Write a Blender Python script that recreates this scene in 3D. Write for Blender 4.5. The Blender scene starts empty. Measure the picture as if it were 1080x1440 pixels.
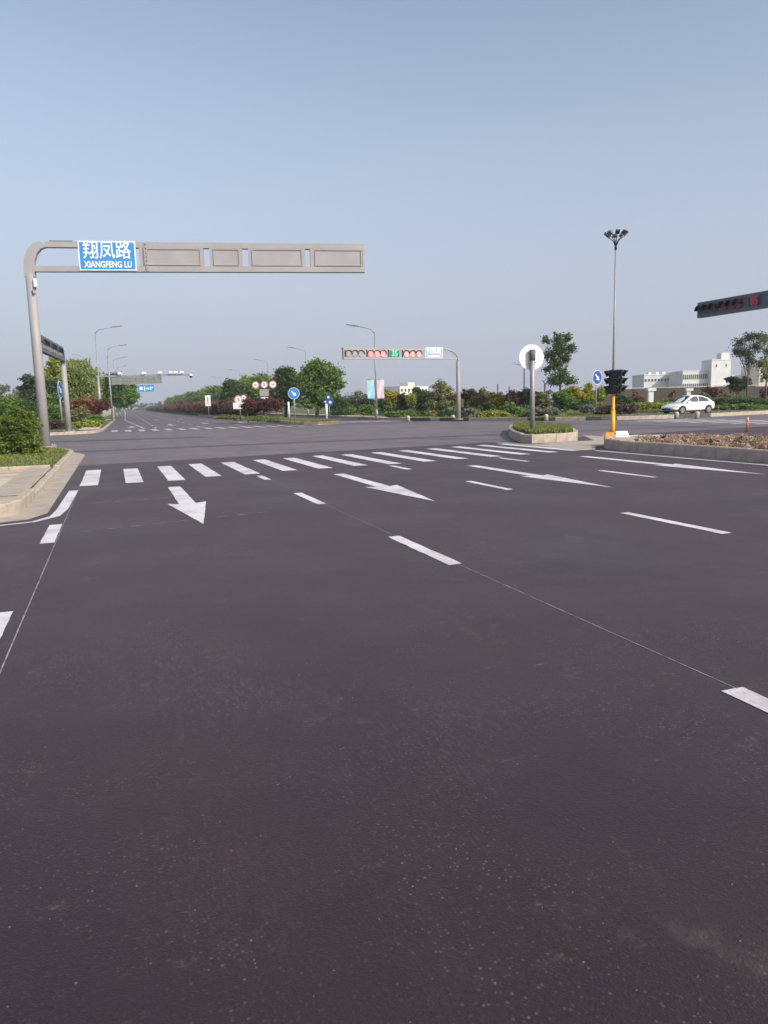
import bpy, math, random
import numpy as np
from mathutils import Vector, Matrix
rnd = random.Random(7)
nr = np.random.default_rng(11)
S = bpy.context.scene
COL = S.collection
# ------------------------------------------------------------------ camera
EYE = 1.65
FPX, CX, CY = 1050.0, 540.0, 720.0           # focal length and centre in photograph pixels
PITCH, ROLL, YAW = math.atan(154 / 1050), 0.026, math.radians(19.6)
fw = Vector((math.sin(YAW), math.cos(YAW), 0)); rt = Vector((math.cos(YAW), -math.sin(YAW), 0)); up = Vector((0, 0, 1))
CF = fw * math.cos(PITCH) - up * math.sin(PITCH)
U0 = fw * math.sin(PITCH) + up * math.cos(PITCH)
CR = rt * math.cos(ROLL) - U0 * math.sin(ROLL)
CU = rt * math.sin(ROLL) + U0 * math.cos(ROLL)
cam = bpy.data.cameras.new('camera'); co = bpy.data.objects.new('camera', cam); COL.objects.link(co)
m = Matrix.Identity(4)
for i in range(3):
    m[i][0] = CR[i]; m[i][1] = CU[i]; m[i][2] = -CF[i]
m[2][3] = EYE
co.matrix_world = m
cam.sensor_fit = 'VERTICAL'; cam.sensor_height = 36; cam.sensor_width = 27; cam.lens = 36 * FPX / 1440
cam.clip_start = .05; cam.clip_end = 6000
S.camera = co
# ------------------------------------------------------------------ light
SUN_EL = math.radians(33); SUN_AZ = math.atan2(.48, -.88)       # azimuth clockwise from +Y
W = bpy.data.worlds.new('World'); S.world = W; W.use_nodes = True
nt = W.node_tree; nt.nodes.clear()
wo = nt.nodes.new('ShaderNodeOutputWorld'); bg = nt.nodes.new('ShaderNodeBackground')
sky = nt.nodes.new('ShaderNodeTexSky'); sky.sky_type = 'NISHITA'; sky.sun_disc = False
sky.sun_elevation = SUN_EL; sky.sun_rotation = SUN_AZ
sky.air_density = 1.0; sky.dust_density = 3.2; sky.ozone_density = 2.0; sky.altitude = 50
hs = nt.nodes.new('ShaderNodeHueSaturation'); hs.inputs['Saturation'].default_value = .72; hs.inputs['Value'].default_value = 1.0
tint = nt.nodes.new('ShaderNodeMix'); tint.data_type = 'RGBA'; tint.blend_type = 'MULTIPLY'; tint.inputs[0].default_value = 1
tint.inputs[7].default_value = (1.10, 1.15, 1.14, 1)
nt.links.new(sky.outputs[0], hs.inputs['Color']); nt.links.new(hs.outputs[0], tint.inputs[6])
gz = nt.nodes.new('ShaderNodeTexCoord'); sz = nt.nodes.new('ShaderNodeSeparateXYZ'); nt.links.new(gz.outputs['Generated'], sz.inputs[0])
hr = nt.nodes.new('ShaderNodeMapRange'); hr.interpolation_type = 'SMOOTHSTEP'; hr.inputs[1].default_value = -.05; hr.inputs[2].default_value = .5; hr.inputs[3].default_value = .92; hr.inputs[4].default_value = 0.
nt.links.new(sz.outputs[2], hr.inputs[0])                    # milky summer haze low in the sky, all the way round
hm_ = nt.nodes.new('ShaderNodeMix'); hm_.data_type = 'RGBA'; hm_.inputs[7].default_value = (3.0, 3.14, 3.85, 1)
hn = nt.nodes.new('ShaderNodeTexNoise'); hn.inputs['Scale'].default_value = 1.6; hn.inputs['Detail'].default_value = 4
hp = nt.nodes.new('ShaderNodeMapping'); hp.inputs['Scale'].default_value = (1, 1, 3.5); nt.links.new(gz.outputs['Generated'], hp.inputs[0]); nt.links.new(hp.outputs[0], hn.inputs['Vector'])
ha = nt.nodes.new('ShaderNodeMath'); ha.operation = 'MULTIPLY_ADD'; ha.use_clamp = True; ha.inputs[1].default_value = .30
hb0 = nt.nodes.new('ShaderNodeMath'); hb0.operation = 'SUBTRACT'; hb0.inputs[1].default_value = .5; nt.links.new(hn.outputs[0], hb0.inputs[0]); nt.links.new(hb0.outputs[0], ha.inputs[0]); nt.links.new(hr.outputs[0], ha.inputs[2])
nt.links.new(ha.outputs[0], hm_.inputs[0]); nt.links.new(tint.outputs[2], hm_.inputs[6])
nt.links.new(hm_.outputs[2], bg.inputs[0]); nt.links.new(bg.outputs[0], wo.inputs[0])
bg.inputs[1].default_value = .15
sl = bpy.data.lights.new('sun', 'SUN'); sl.energy = 3.1; sl.angle = math.radians(.6); sl.color = (1, .93, .84)
so = bpy.data.objects.new('sun', sl); COL.objects.link(so)
tosun = Vector((math.sin(SUN_AZ) * math.cos(SUN_EL), math.cos(SUN_AZ) * math.cos(SUN_EL), math.sin(SUN_EL)))
so.rotation_euler = tosun.to_track_quat('Z', 'Y').to_euler()
S.view_settings.view_transform = 'Standard'; S.view_settings.look = 'None'
S.view_settings.exposure = 0.2; S.view_settings.gamma = 1; S.view_settings.use_curve_mapping = False
S.cycles.max_bounces = 6; S.cycles.transparent_max_bounces = 8; S.cycles.volume_bounces = 0

# ------------------------------------------------------------------ photograph pixel -> place
def raydir(px, py): return CF * FPX + CR * (px - CX) + CU * (CY - py)
def ground(px, py, z=0.0):
    d = raydir(px, py); t = (z - EYE) / d.z
    return Vector((d.x * t, d.y * t, z))
def proj(p):
    v = Vector(p) - Vector((0, 0, EYE)); k = v.dot(CF)
    return CX + FPX * v.dot(CR) / k, CY - FPX * v.dot(CU) / k
def spot(px, py, D):
    """point seen at px,py at forward distance D from the eye"""
    d = raydir(px, py); k = D / d.dot(fw)
    return Vector((d.x * k, d.y * k, EYE + d.z * k))
def stand(px, D, z=0.0):
    """point of height z in column px at distance D (the column leans with the picture)"""
    lo, hi = 0., 1440.
    for _ in range(40):
        mid = (lo + hi) / 2
        if spot(px, mid, D).z > z: lo = mid
        else: hi = mid
    return spot(px, mid, D)
def ztop(base, py):
    lo, hi = -5., 80.
    for _ in range(45):
        mid = (lo + hi) / 2
        if proj((base[0], base[1], mid))[1] > py: lo = mid
        else: hi = mid
    return lo

# ------------------------------------------------------------------ materials
MATS = {}
def mat(name, col, rough=.6, metal=0., var=.12, scale=3., bump=0., bscale=40., spec=.5, emit=None, estr=1., col2=None, coord='Object', detail=5):
    if name in MATS: return MATS[name]
    M = bpy.data.materials.new(name); M.use_nodes = True; n = M.node_tree; b = n.nodes['Principled BSDF']
    b.inputs['Roughness'].default_value = rough; b.inputs['Metallic'].default_value = metal
    b.inputs['Specular IOR Level'].default_value = spec
    tc = n.nodes.new('ShaderNodeTexCoord')
    no = n.nodes.new('ShaderNodeTexNoise'); no.inputs['Scale'].default_value = scale; no.inputs['Detail'].default_value = detail
    n.links.new(tc.outputs[coord], no.inputs['Vector'])
    mr = n.nodes.new('ShaderNodeMapRange'); mr.inputs[1].default_value = .3; mr.inputs[2].default_value = .7
    n.links.new(no.outputs[0], mr.inputs[0])
    mx = n.nodes.new('ShaderNodeMix'); mx.data_type = 'RGBA'
    c2 = col2 or tuple(c * (1 - var * 2) for c in col)
    mx.inputs[6].default_value = (*col, 1); mx.inputs[7].default_value = (*c2, 1)
    n.links.new(mr.outputs[0], mx.inputs[0]); n.links.new(mx.outputs[2], b.inputs['Base Color'])
    if bump:
        n2 = n.nodes.new('ShaderNodeTexNoise'); n2.inputs['Scale'].default_value = bscale; n2.inputs['Detail'].default_value = 3
        n.links.new(tc.outputs[coord], n2.inputs['Vector'])
        bp = n.nodes.new('ShaderNodeBump'); bp.inputs['Strength'].default_value = bump; bp.inputs['Distance'].default_value = .02
        n.links.new(n2.outputs[0], bp.inputs['Height']); n.links.new(bp.outputs[0], b.inputs['Normal'])
    if emit:
        b.inputs['Emission Color'].default_value = (*emit, 1); b.inputs['Emission Strength'].default_value = estr
    MATS[name] = M
    return M
def leafmat(name, a, b_, trans=.42, rough=.55):
    """leaf colour varies leaf by leaf and clump by clump"""
    if name in MATS: return MATS[name]
    M = bpy.data.materials.new(name); M.use_nodes = True; n = M.node_tree
    n.nodes.clear(); out = n.nodes.new('ShaderNodeOutputMaterial')
    g = n.nodes.new('ShaderNodeNewGeometry'); tc = n.nodes.new('ShaderNodeTexCoord')
    no = n.nodes.new('ShaderNodeTexNoise'); no.inputs['Scale'].default_value = .9; no.inputs['Detail'].default_value = 2
    n.links.new(tc.outputs['Object'], no.inputs['Vector'])
    ad = n.nodes.new('ShaderNodeMath'); ad.operation = 'MULTIPLY_ADD'; ad.inputs[1].default_value = .55
    n.links.new(g.outputs['Random Per Island'], ad.inputs[0])
    sb = n.nodes.new('ShaderNodeMapRange'); sb.inputs[1].default_value = .3; sb.inputs[2].default_value = .7; sb.inputs[4].default_value = .45
    n.links.new(no.outputs[0], sb.inputs[0]); n.links.new(sb.outputs[0], ad.inputs[2])
    mx = n.nodes.new('ShaderNodeMix'); mx.data_type = 'RGBA'; mx.inputs[6].default_value = (*a, 1); mx.inputs[7].default_value = (*b_, 1)
    n.links.new(ad.outputs[0], mx.inputs[0])
    p = n.nodes.new('ShaderNodeBsdfPrincipled'); p.inputs['Roughness'].default_value = rough; p.inputs['Specular IOR Level'].default_value = .3
    t = n.nodes.new('ShaderNodeBsdfTranslucent'); ms = n.nodes.new('ShaderNodeMixShader'); ms.inputs[0].default_value = trans
    n.links.new(mx.outputs[2], p.inputs['Base Color']); n.links.new(mx.outputs[2], t.inputs[0])
    n.links.new(p.outputs[0], ms.inputs[1]); n.links.new(t.outputs[0], ms.inputs[2]); n.links.new(ms.outputs[0], out.inputs[0])
    MATS[name] = M
    return M
def asphalt(name, base, tintc, light, speck=.5, blotch=.5, patches=True):
    M = bpy.data.materials.new(name); M.use_nodes = True; n = M.node_tree; b = n.nodes['Principled BSDF']; L = n.links
    g = n.nodes.new('ShaderNodeNewGeometry'); P = g.outputs['Position']
    def noise(sc, det=4, rough=.5, stretch=None):
        o = n.nodes.new('ShaderNodeTexNoise'); o.inputs['Scale'].default_value = sc; o.inputs['Detail'].default_value = det; o.inputs['Roughness'].default_value = rough
        if stretch:
            mp = n.nodes.new('ShaderNodeMapping'); mp.inputs['Scale'].default_value = stretch; L.new(P, mp.inputs[0]); L.new(mp.outputs[0], o.inputs['Vector'])
        else: L.new(P, o.inputs['Vector'])
        return o.outputs[0]
    def rng(x, a, c, lo=0., hi=1.):
        r = n.nodes.new('ShaderNodeMapRange'); r.inputs[1].default_value = a; r.inputs[2].default_value = c; r.inputs[3].default_value = lo; r.inputs[4].default_value = hi
        L.new(x, r.inputs[0]); return r.outputs[0]
    def mix(f, A, B, mode='MIX'):
        o = n.nodes.new('ShaderNodeMix'); o.data_type = 'RGBA'; o.blend_type = mode
        if isinstance(f, float): o.inputs[0].default_value = f
        else: L.new(f, o.inputs[0])
        for s, v in ((6, A), (7, B)):
            if isinstance(v, tuple): o.inputs[s].default_value = (*v, 1)
            else: L.new(v, o.inputs[s])
        return o.outputs[2]
    c = mix(rng(noise(.55, 5, .6), .35, .68), base, tintc)
    c = mix(rng(noise(.16, 3, .5, (1, .35, 1)), .42, .66, 0, blotch), c, tuple(x * .76 for x in base))
    c = mix(rng(noise(.9, 5, .6, (1.5, .09, 1)), .40, .70, 0, .65), c, tuple(x * .74 for x in base))      # tyre lanes along the road
    c = mix(rng(noise(.42, 6, .62, (1, 1, 3)), .52, .72, 0, .55), c, (base[0] * 1.75, base[1] * 1.55, base[2] * 1.25))  # brown dust stains
    if patches:                                             # pale scuffs and dust
        sc = n.nodes.new('ShaderNodeMath'); sc.operation = 'MULTIPLY'
        L.new(rng(noise(1.1, 7, .7, (1.3, .8, 1)), .57, .72), sc.inputs[0]); L.new(rng(noise(7, 4, .7), .45, .75), sc.inputs[1])
        c = mix(rng(sc.outputs[0], 0, 1, 0, .55), c, light)
        s2 = n.nodes.new('ShaderNodeMath'); s2.operation = 'MULTIPLY'                  # small broken dust spots and skids
        L.new(rng(noise(2.3, 5, .75, (1, 1.6, 1)), .60, .70), s2.inputs[0]); L.new(rng(noise(24, 4, .8), .48, .62), s2.inputs[1])
        c = mix(rng(s2.outputs[0], 0, 1, 0, .6), c, light)
        s4 = n.nodes.new('ShaderNodeMath'); s4.operation = 'MULTIPLY'
        L.new(rng(noise(.33, 3, .5), .5, .62), s4.inputs[0]); L.new(rng(noise(40, 3, .8, (1, .25, 1)), .5, .66), s4.inputs[1])
        c = mix(rng(s4.outputs[0], 0, 1, 0, .2), c, light)
    v = n.nodes.new('ShaderNodeTexVoronoi'); v.inputs['Scale'].default_value = 130; L.new(P, v.inputs['Vector'])
    sp = n.nodes.new('ShaderNodeSeparateColor'); L.new(v.outputs['Color'], sp.inputs[0])
    c = mix(rng(sp.outputs[0], .86, 1., 0, speck), c, tuple(min(1, x * 2.8) for x in base))
    c = mix(rng(sp.outputs[1], .75, 1., 0, speck), c, tuple(x * .35 for x in base))
    v3 = n.nodes.new('ShaderNodeTexVoronoi'); v3.inputs['Scale'].default_value = 14; L.new(P, v3.inputs['Vector'])   # grit lying about
    gm = n.nodes.new('ShaderNodeMath'); gm.operation = 'MULTIPLY'
    L.new(rng(v3.outputs['Distance'], .055, .075, 1, 0), gm.inputs[0])
    s3 = n.nodes.new('ShaderNodeSeparateColor'); L.new(v3.outputs['Color'], s3.inputs[0]); L.new(rng(s3.outputs[2], .8, .86), gm.inputs[1])
    c = mix(rng(gm.outputs[0], 0, 1, 0, .4), c, light)
    v5 = n.nodes.new('ShaderNodeTexVoronoi'); v5.inputs['Scale'].default_value = 75; L.new(P, v5.inputs['Vector'])   # worn-bright chippings in loose drifts
    s5 = n.nodes.new('ShaderNodeSeparateColor'); L.new(v5.outputs['Color'], s5.inputs[0])
    g5 = n.nodes.new('ShaderNodeMath'); g5.operation = 'MULTIPLY'; L.new(rng(s5.outputs[0], .84, .98), g5.inputs[0]); L.new(rng(noise(1.4, 4, .6), .42, .66), g5.inputs[1])
    g6 = n.nodes.new('ShaderNodeMath'); g6.operation = 'MULTIPLY'; L.new(g5.outputs[0], g6.inputs[0]); L.new(rng(v5.outputs['Distance'], .25, .5, 1, 0), g6.inputs[1])
    c = mix(rng(g6.outputs[0], 0, 1, 0, speck * 1.5), c, light)
    L.new(c, b.inputs['Base Color'])
    b.inputs['Specular IOR Level'].default_value = .38
    b.inputs['Sheen Weight'].default_value = .080; b.inputs['Sheen Roughness'].default_value = .45; b.inputs['Sheen Tint'].default_value = (1, .82, .89, 1)   # film of dust
    L.new(rng(noise(.5, 4), .3, .7, .55, .8), b.inputs['Roughness'])
    ad = n.nodes.new('ShaderNodeMath'); ad.operation = 'ADD'; L.new(v.outputs['Distance'], ad.inputs[0]); L.new(noise(60, 3), ad.inputs[1])
    bp = n.nodes.new('ShaderNodeBump'); bp.inputs['Strength'].default_value = .38; bp.inputs['Distance'].default_value = .004
    L.new(ad.outputs[0], bp.inputs['Height']); L.new(bp.outputs[0], b.inputs['Normal'])
    return M
def paintmat():
    M = bpy.data.materials.new('road_paint'); M.use_nodes = True; n = M.node_tree; b = n.nodes['Principled BSDF']; L = n.links
    g = n.nodes.new('ShaderNodeNewGeometry')
    a = n.nodes.new('ShaderNodeTexNoise'); a.inputs['Scale'].default_value = 1.1; a.inputs['Detail'].default_value = 8; a.inputs['Roughness'].default_value = .72; L.new(g.outputs['Position'], a.inputs['Vector'])
    d = n.nodes.new('ShaderNodeTexNoise'); d.inputs['Scale'].default_value = 55; d.inputs['Detail'].default_value = 3; L.new(g.outputs['Position'], d.inputs['Vector'])
    r = n.nodes.new('ShaderNodeMapRange'); r.inputs[1].default_value = .44; r.inputs[2].default_value = .70; L.new(a.outputs[0], r.inputs[0])
    r2 = n.nodes.new('ShaderNodeMapRange'); r2.inputs[1].default_value = .58; r2.inputs[2].default_value = .75; L.new(d.outputs[0], r2.inputs[0])
    mx = n.nodes.new('ShaderNodeMix'); mx.data_type = 'RGBA'; mx.inputs[6].default_value = (.70, .655, .675, 1); mx.inputs[7].default_value = (.40, .36, .375, 1); L.new(r.outputs[0], mx.inputs[0])
    m2 = n.nodes.new('ShaderNodeMix'); m2.data_type = 'RGBA'; m2.inputs[7].default_value = (.3, .28, .28, 1); L.new(mx.outputs[2], m2.inputs[6]); L.new(r2.outputs[0], m2.inputs[0])
    L.new(m2.outputs[2], b.inputs['Base Color']); b.inputs['Roughness'].default_value = .7
    return M
A_NEW = asphalt('fresh_asphalt', (.0195, .0120, .0152), (.034, .0168, .0190), (.16, .145, .12))
A_OLD = asphalt('old_asphalt', (.108, .090, .096), (.13, .105, .106), (.26, .25, .24), .3, .35)
A_FAR = asphalt('worn_asphalt', (.082, .066, .074), (.100, .078, .083), (.24, .22, .23), .3, .5)
A_SEAM = asphalt('seam_asphalt', (.045, .04, .045), (.06, .05, .055), (.15, .14, .14), .3, .3, False)
PAINT = paintmat()
WORNP = mat('worn_road_paint', (.60, .56, .58), .8, var=.2, scale=2, col2=(.2, .18, .19))
CHALK = mat('chalk', (.38, .37, .36), .9, scale=9, col2=(.10, .09, .10))
CONC = mat('concrete', (.46, .385, .31), .85, scale=2.2, col2=(.33, .275, .23), bump=.3, bscale=30, coord='Object')
KERB = mat('kerb_stone_grey', (.54, .42, .35), .85, scale=3.5, col2=(.36, .28, .24), bump=.35, bscale=25)
KERBP = mat('kerb_stone_pale', (.50, .42, .33), .85, scale=3, col2=(.33, .275, .22), bump=.35, bscale=25)
KERBD = mat('kerb_stone_dark', (.05, .048, .05), .8, scale=3, col2=(.09, .085, .085), bump=.3)
KERBY = mat('kerb_stone_yellow', (.48, .38, .22), .8, scale=3, col2=(.34, .27, .17), bump=.3)
TILEM = [mat('paving_tan', (.58, .44, .31), .85, scale=2, col2=(.42, .32, .23), bump=.3), mat('paving_buff', (.62, .50, .37), .85, scale=2, col2=(.48, .38, .28), bump=.3), mat('paving_dull', (.46, .37, .28), .85, scale=2, col2=(.34, .28, .21), bump=.3)]
KERBC = mat('kerb_stone_concrete', (.50, .42, .34), .85, scale=3, col2=(.38, .31, .25), bump=.35, bscale=25)
SLEEVE = mat('sleeve_dull', (.15, .145, .13), .75, scale=4)
SOIL = mat('soil', (.24, .15, .10), .95, scale=6, col2=(.06, .045, .03), bump=.6, bscale=20)
TURF = mat('turf', (.12, .13, .045), .95, scale=1.6, col2=(.07, .085, .03), bump=.6, bscale=25)
LAND = mat('open_land', (.09, .10, .045), .95, scale=.05, col2=(.12, .10, .06), detail=8)
GALV = mat('galvanised_grey', (.34, .33, .335), .5, .3, scale=4, col2=(.26, .25, .255))
GANT = mat('gantry_paint', (.345, .328, .328), .55, .0, scale=.9, col2=(.29, .272, .268), detail=10)
GPAN = mat('gantry_panel', (.345, .32, .31), .6, 0, scale=.7, col2=(.30, .275, .262), detail=8)
DARKM = mat('dark_metal', (.05, .055, .065), .5, .2, scale=4)
SLATE = mat('slate_frame', (.14, .155, .19), .6, 0., scale=4)
BLACK = mat('black_plastic', (.012, .016, .018), .45, scale=5)
VISOR = mat('visor_green_black', (.02, .034, .032), .4, scale=5)
LENSOFF = mat('lens_off', (.36, .33, .33), .35, scale=5)
LENSDK = mat('lens_shaded', (.06, .05, .055), .35, scale=5)
LENSRED = mat('lens_red', (.80, .30, .30), .4, emit=(1, .22, .24), estr=.5)
LENSPINK = mat('lens_pink', (.70, .42, .40), .4, emit=(1, .35, .33), estr=.12)
LENSDR = mat('lens_dull_red', (.12, .03, .04), .4, emit=(.8, .1, .15), estr=.02)
DIGG = mat('digit_green', (.1, .5, .3), .4, emit=(.15, .85, .5), estr=.35)
DIGR = mat('digit_red', (.35, .04, .06), .4, emit=(.8, .04, .1), estr=.10)
PANG = mat('display_green', (.02, .16, .09), .5)
BLUE = mat('sign_blue', (.045, .27, .58), .45, scale=6, col2=(.04, .22, .52))
DBLUE = mat('sign_deep_blue', (.02, .08, .32), .45, scale=6)
WHITE = mat('sign_white', (.80, .80, .80), .5, var=.04, scale=5)
PWHITE = mat('sign_backing_white', (.88, .88, .88), .55, var=.03, scale=5)
PALEB = mat('sign_washed_blue', (.36, .44, .60), .5, scale=5)
RED = mat('sign_red', (.5, .06, .08), .5)
PINKR = mat('sign_faded_red', (.6, .3, .34), .5)
YEL = mat('pole_yellow', (.80, .42, .015), .45, var=.06)
ORA = mat('box_orange', (.75, .25, .01), .5)
POSTO = mat('post_orange', (.8, .09, .03), .5)
REFL = mat('post_reflective', (.8, .7, .3), .4)
BWHITE = mat('building_white', (.74, .73, .70), .8, scale=.3, col2=(.62, .61, .59))
BCREAM = mat('building_cream', (.66, .62, .50), .8, scale=.3, col2=(.55, .52, .43))
GLASSB = mat('building_window', (.055, .065, .08), .25, scale=1)
FENCEW = mat('dark_boundary_wall', (.045, .048, .040), .9, scale=.35, col2=(.065, .045, .036))
BARK = mat('bark', (.13, .105, .08), .9, scale=5, bump=.5)
BARKW = mat('whitewashed_bark', (.5, .48, .44), .9, scale=5)
CARW = mat('car_white', (.78, .79, .76), .25, var=.01, spec=.6)
CARG = mat('car_glass', (.02, .025, .03), .08, spec=.8)
TYRE = mat('tyre', (.02, .02, .02), .8)
RIM = mat('rim', (.35, .35, .36), .35, .8)
BANC = mat('banner_cyan', (.30, .62, .68), .7, scale=1.5, col2=(.5, .72, .74))
BANP = mat('banner_pink', (.75, .66, .70), .7, scale=1.5, col2=(.66, .5, .6))
LAMPM = mat('lamp_glass', (.5, .5, .5), .3)
LF = dict(
    green=leafmat('leaf_green', (0.088, 0.167, 0.037), (0.224, 0.322, 0.077)),
    deep=leafmat('leaf_deep', (0.053, 0.101, 0.037), (0.130, 0.201, 0.066)),
    dark=leafmat('leaf_dark', (0.038, 0.063, 0.035), (0.083, 0.115, 0.055)),
    lime=leafmat('leaf_lime', (0.177, 0.241, 0.033), (0.472, 0.483, 0.088)),
    bush=leafmat('leaf_bush', (.075, .125, .028), (.27, .32, .06)),
    yellow=leafmat('leaf_yellow', (0.232, 0.232, 0.026), (0.522, 0.435, 0.051)),
    willow=leafmat('leaf_willow', (0.165, 0.218, 0.061), (0.366, 0.414, 0.143)),
    olive=leafmat('leaf_olive', (0.165, 0.167, 0.061), (0.319, 0.310, 0.121)),
    red=leafmat('leaf_red', (.125, .055, .042), (.23, .10, .085)),
    maroon=leafmat('leaf_maroon', (.085, .055, .048), (.165, .105, .09)),
    orange=leafmat('leaf_orange', (0.212, 0.115, 0.050), (0.401, 0.196, 0.077)),
    brown=leafmat('leaf_brown', (0.307, 0.196, 0.127), (0.600, 0.425, 0.308)),
    russet=leafmat('leaf_russet', (0.165, 0.098, 0.061), (0.283, 0.172, 0.110)),
    grass=leafmat('leaf_grass', (0.130, 0.161, 0.044), (0.295, 0.310, 0.099)),
    grey=leafmat('leaf_grey', (0.174, 0.189, 0.145), (0.319, 0.319, 0.246)))

# ------------------------------------------------------------------ mesh helpers
class MB:
    def __init__(s): s.v = []; s.f = []; s.sm = []
    def quad(s, *p, smooth=False):
        i = len(s.v); s.v += [tuple(q) for q in p]; s.f.append(tuple(range(i, i + len(p)))); s.sm.append(smooth); return s
    def box(s, a, b, M=None):
        (x0, y0, z0), (x1, y1, z1) = a, b
        P = [(x0, y0, z0), (x1, y0, z0), (x1, y1, z0), (x0, y1, z0), (x0, y0, z1), (x1, y0, z1), (x1, y1, z1), (x0, y1, z1)]
        if M is not None: P = [tuple(M @ Vector(q)) for q in P]
        i = len(s.v); s.v += P
        for q in ((0, 3, 2, 1), (4, 5, 6, 7), (0, 1, 5, 4), (1, 2, 6, 5), (2, 3, 7, 6), (3, 0, 4, 7)): s.f.append(tuple(i + k for k in q)); s.sm.append(False)
        return s
    def tube(s, pts, rads, n=10, caps=True):
        pts = [Vector(p) for p in pts]
        if not hasattr(rads, '__len__'): rads = [rads] * len(pts)
        i0 = len(s.v); ref = None
        for k, p in enumerate(pts):
            d = (pts[min(k + 1, len(pts) - 1)] - pts[max(k - 1, 0)]).normalized()
            if ref is None: ref = Vector((1, 0, 0)) if abs(d.x) < .9 else Vector((0, 1, 0))
            a = (ref - d * ref.dot(d)).normalized(); b = d.cross(a); ref = a
            for j in range(n):
                t = 2 * math.pi * j / n; s.v.append(tuple(p + (a * math.cos(t) + b * math.sin(t)) * rads[k]))
        for k in range(len(pts) - 1):
            for j in range(n):
                q = i0 + k * n
                s.f.append((q + j, q + (j + 1) % n, q + n + (j + 1) % n, q + n + j)); s.sm.append(True)
        if caps:
            s.f.append(tuple(i0 + j for j in reversed(range(n)))); s.sm.append(False)
            s.f.append(tuple(i0 + (len(pts) - 1) * n + j for j in range(n))); s.sm.append(False)
        return s
    def prism(s, poly, z0, z1):
        i = len(s.v); n = len(poly); s.v += [(p[0], p[1], z0) for p in poly] + [(p[0], p[1], z1) for p in poly]
        s.f.append(tuple(i + k for k in reversed(range(n)))); s.sm.append(False); s.f.append(tuple(i + n + k for k in range(n))); s.sm.append(False)
        for k in range(n): s.f.append((i + k, i + (k + 1) % n, i + n + (k + 1) % n, i + n + k)); s.sm.append(False)
        return s
    def disc(s, c, r, t, nrm=(0, -1, 0), n=28):
        nrm = Vector(nrm).normalized(); c = Vector(c)
        return s.tube([c - nrm * t / 2, c + nrm * t / 2], r, n)
    def mesh(s, name, M):
        me = bpy.data.meshes.new(name); me.from_pydata(s.v, [], s.f); me.polygons.foreach_set('use_smooth', s.sm)
        me.materials.append(M); me.update(); return me
    def build(s, name, M, parent=None, bevel=0):
        o = bpy.data.objects.new(name, s.mesh(name, M)); COL.objects.link(o)
        if parent is not None: o.parent = parent
        if bevel:
            b = o.modifiers.new('bevel', 'BEVEL'); b.width = bevel; b.segments = 2; b.limit_method = 'ANGLE'
        return o
def tag(o, label=None, cat=None, group=None, kind=None):
    if label: o['label'] = label
    if cat: o['category'] = cat
    if group: o['group'] = group
    if kind: o['kind'] = kind
    return o
def empty(name, loc, rz=0., label=None, cat=None, group=None, kind=None):
    o = bpy.data.objects.new(name, None); COL.objects.link(o); o.location = loc; o.rotation_euler = (0, 0, rz)
    o.empty_display_size = .2
    return tag(o, label, cat, group, kind)
def put(name, me, parent, loc=(0, 0, 0), rz=0., sc=(1, 1, 1)):
    o = bpy.data.objects.new(name, me); COL.objects.link(o); o.parent = parent; o.location = loc; o.rotation_euler = (0, 0, rz); o.scale = sc
    return o
def copy_tree(o, parent=None):
    c = o.copy(); COL.objects.link(c)
    if parent is not None: c.parent = parent
    for ch in list(o.children): copy_tree(ch, c)
    return c
def text(name, body, size, M, parent, loc, nrm, bold=0., sx=1., align='CENTER', thick=.004, fit=None):
    """flat lettering standing on a face with outward normal nrm"""
    c = bpy.data.curves.new(name, 'FONT'); c.body = body; c.size = size; c.align_x = align; c.align_y = 'CENTER'; c.offset = bold; c.extrude = thick; c.resolution_u = 3
    o = bpy.data.objects.new(name, c); COL.objects.link(o)
    me = bpy.data.meshes.new_from_object(o.evaluated_get(bpy.context.evaluated_depsgraph_get()))
    COL.objects.unlink(o); bpy.data.objects.remove(o)
    if fit:
        xs_ = [v.co.x for v in me.vertices]; w_ = max(xs_) - min(xs_); c_ = (max(xs_) + min(xs_)) / 2; sx = fit / w_
        me.transform(Matrix.Translation((-c_, 0, 0)))
    n = Vector(nrm).normalized(); r = (-n).cross(Vector((0, 0, 1)))
    R = Matrix(((r.x * sx, 0, n.x, loc[0]), (r.y * sx, 0, n.y, loc[1]), (0, 1, n.z, loc[2]), (0, 0, 0, 1)))
    me.transform(R); me.materials.clear(); me.materials.append(M); me.name = name
    t = bpy.data.objects.new(name, me); COL.objects.link(t); t.parent = parent
    return t

# ------------------------------------------------------------------ setting: ground and roads
def sheet(name, poly, z, M, label=None, skirt=0, kind='structure'):
    b = MB()
    if skirt: b.prism(poly, z - skirt, z)
    else: b.quad(*[(p[0], p[1], z) for p in poly])
    o = b.build(name, M); tag(o, label, None, None, kind); return o
sheet('ground', [(-2500, -600), (2500, -600), (2500, 3500), (-2500, 3500)], -.03, LAND, 'open grassy land reaching to the horizon')
sk = .133
def yn(u): return 24.35 + sk * u
near = sheet('near_road', [(-60, -60), (14.4, -60), (32, -60), (32, yn(32)), (-1.7, yn(-1.7)), (-1.7, 13.0), (-2.2, 12.7), (-20, 11.7), (-60, 10.5)], .004, A_NEW, 'fresh dark asphalt road in the foreground with white markings')
cross = sheet('cross_road', [(-150, 4), (160, 30), (160, 62), (60, 48), (30, 70), (-8, 70), (-150, 60)], .0, A_OLD, 'paler asphalt of the junction beyond the zebra crossing')
seam = sheet('seam_patch', [(-30, 33.2), (30, 30.9), (30, 31.35), (8, 33.0), (-30, 33.65)], .004, A_SEAM)
def bend(u, v): return (u + max(0, v - 60) * .016, v)
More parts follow.
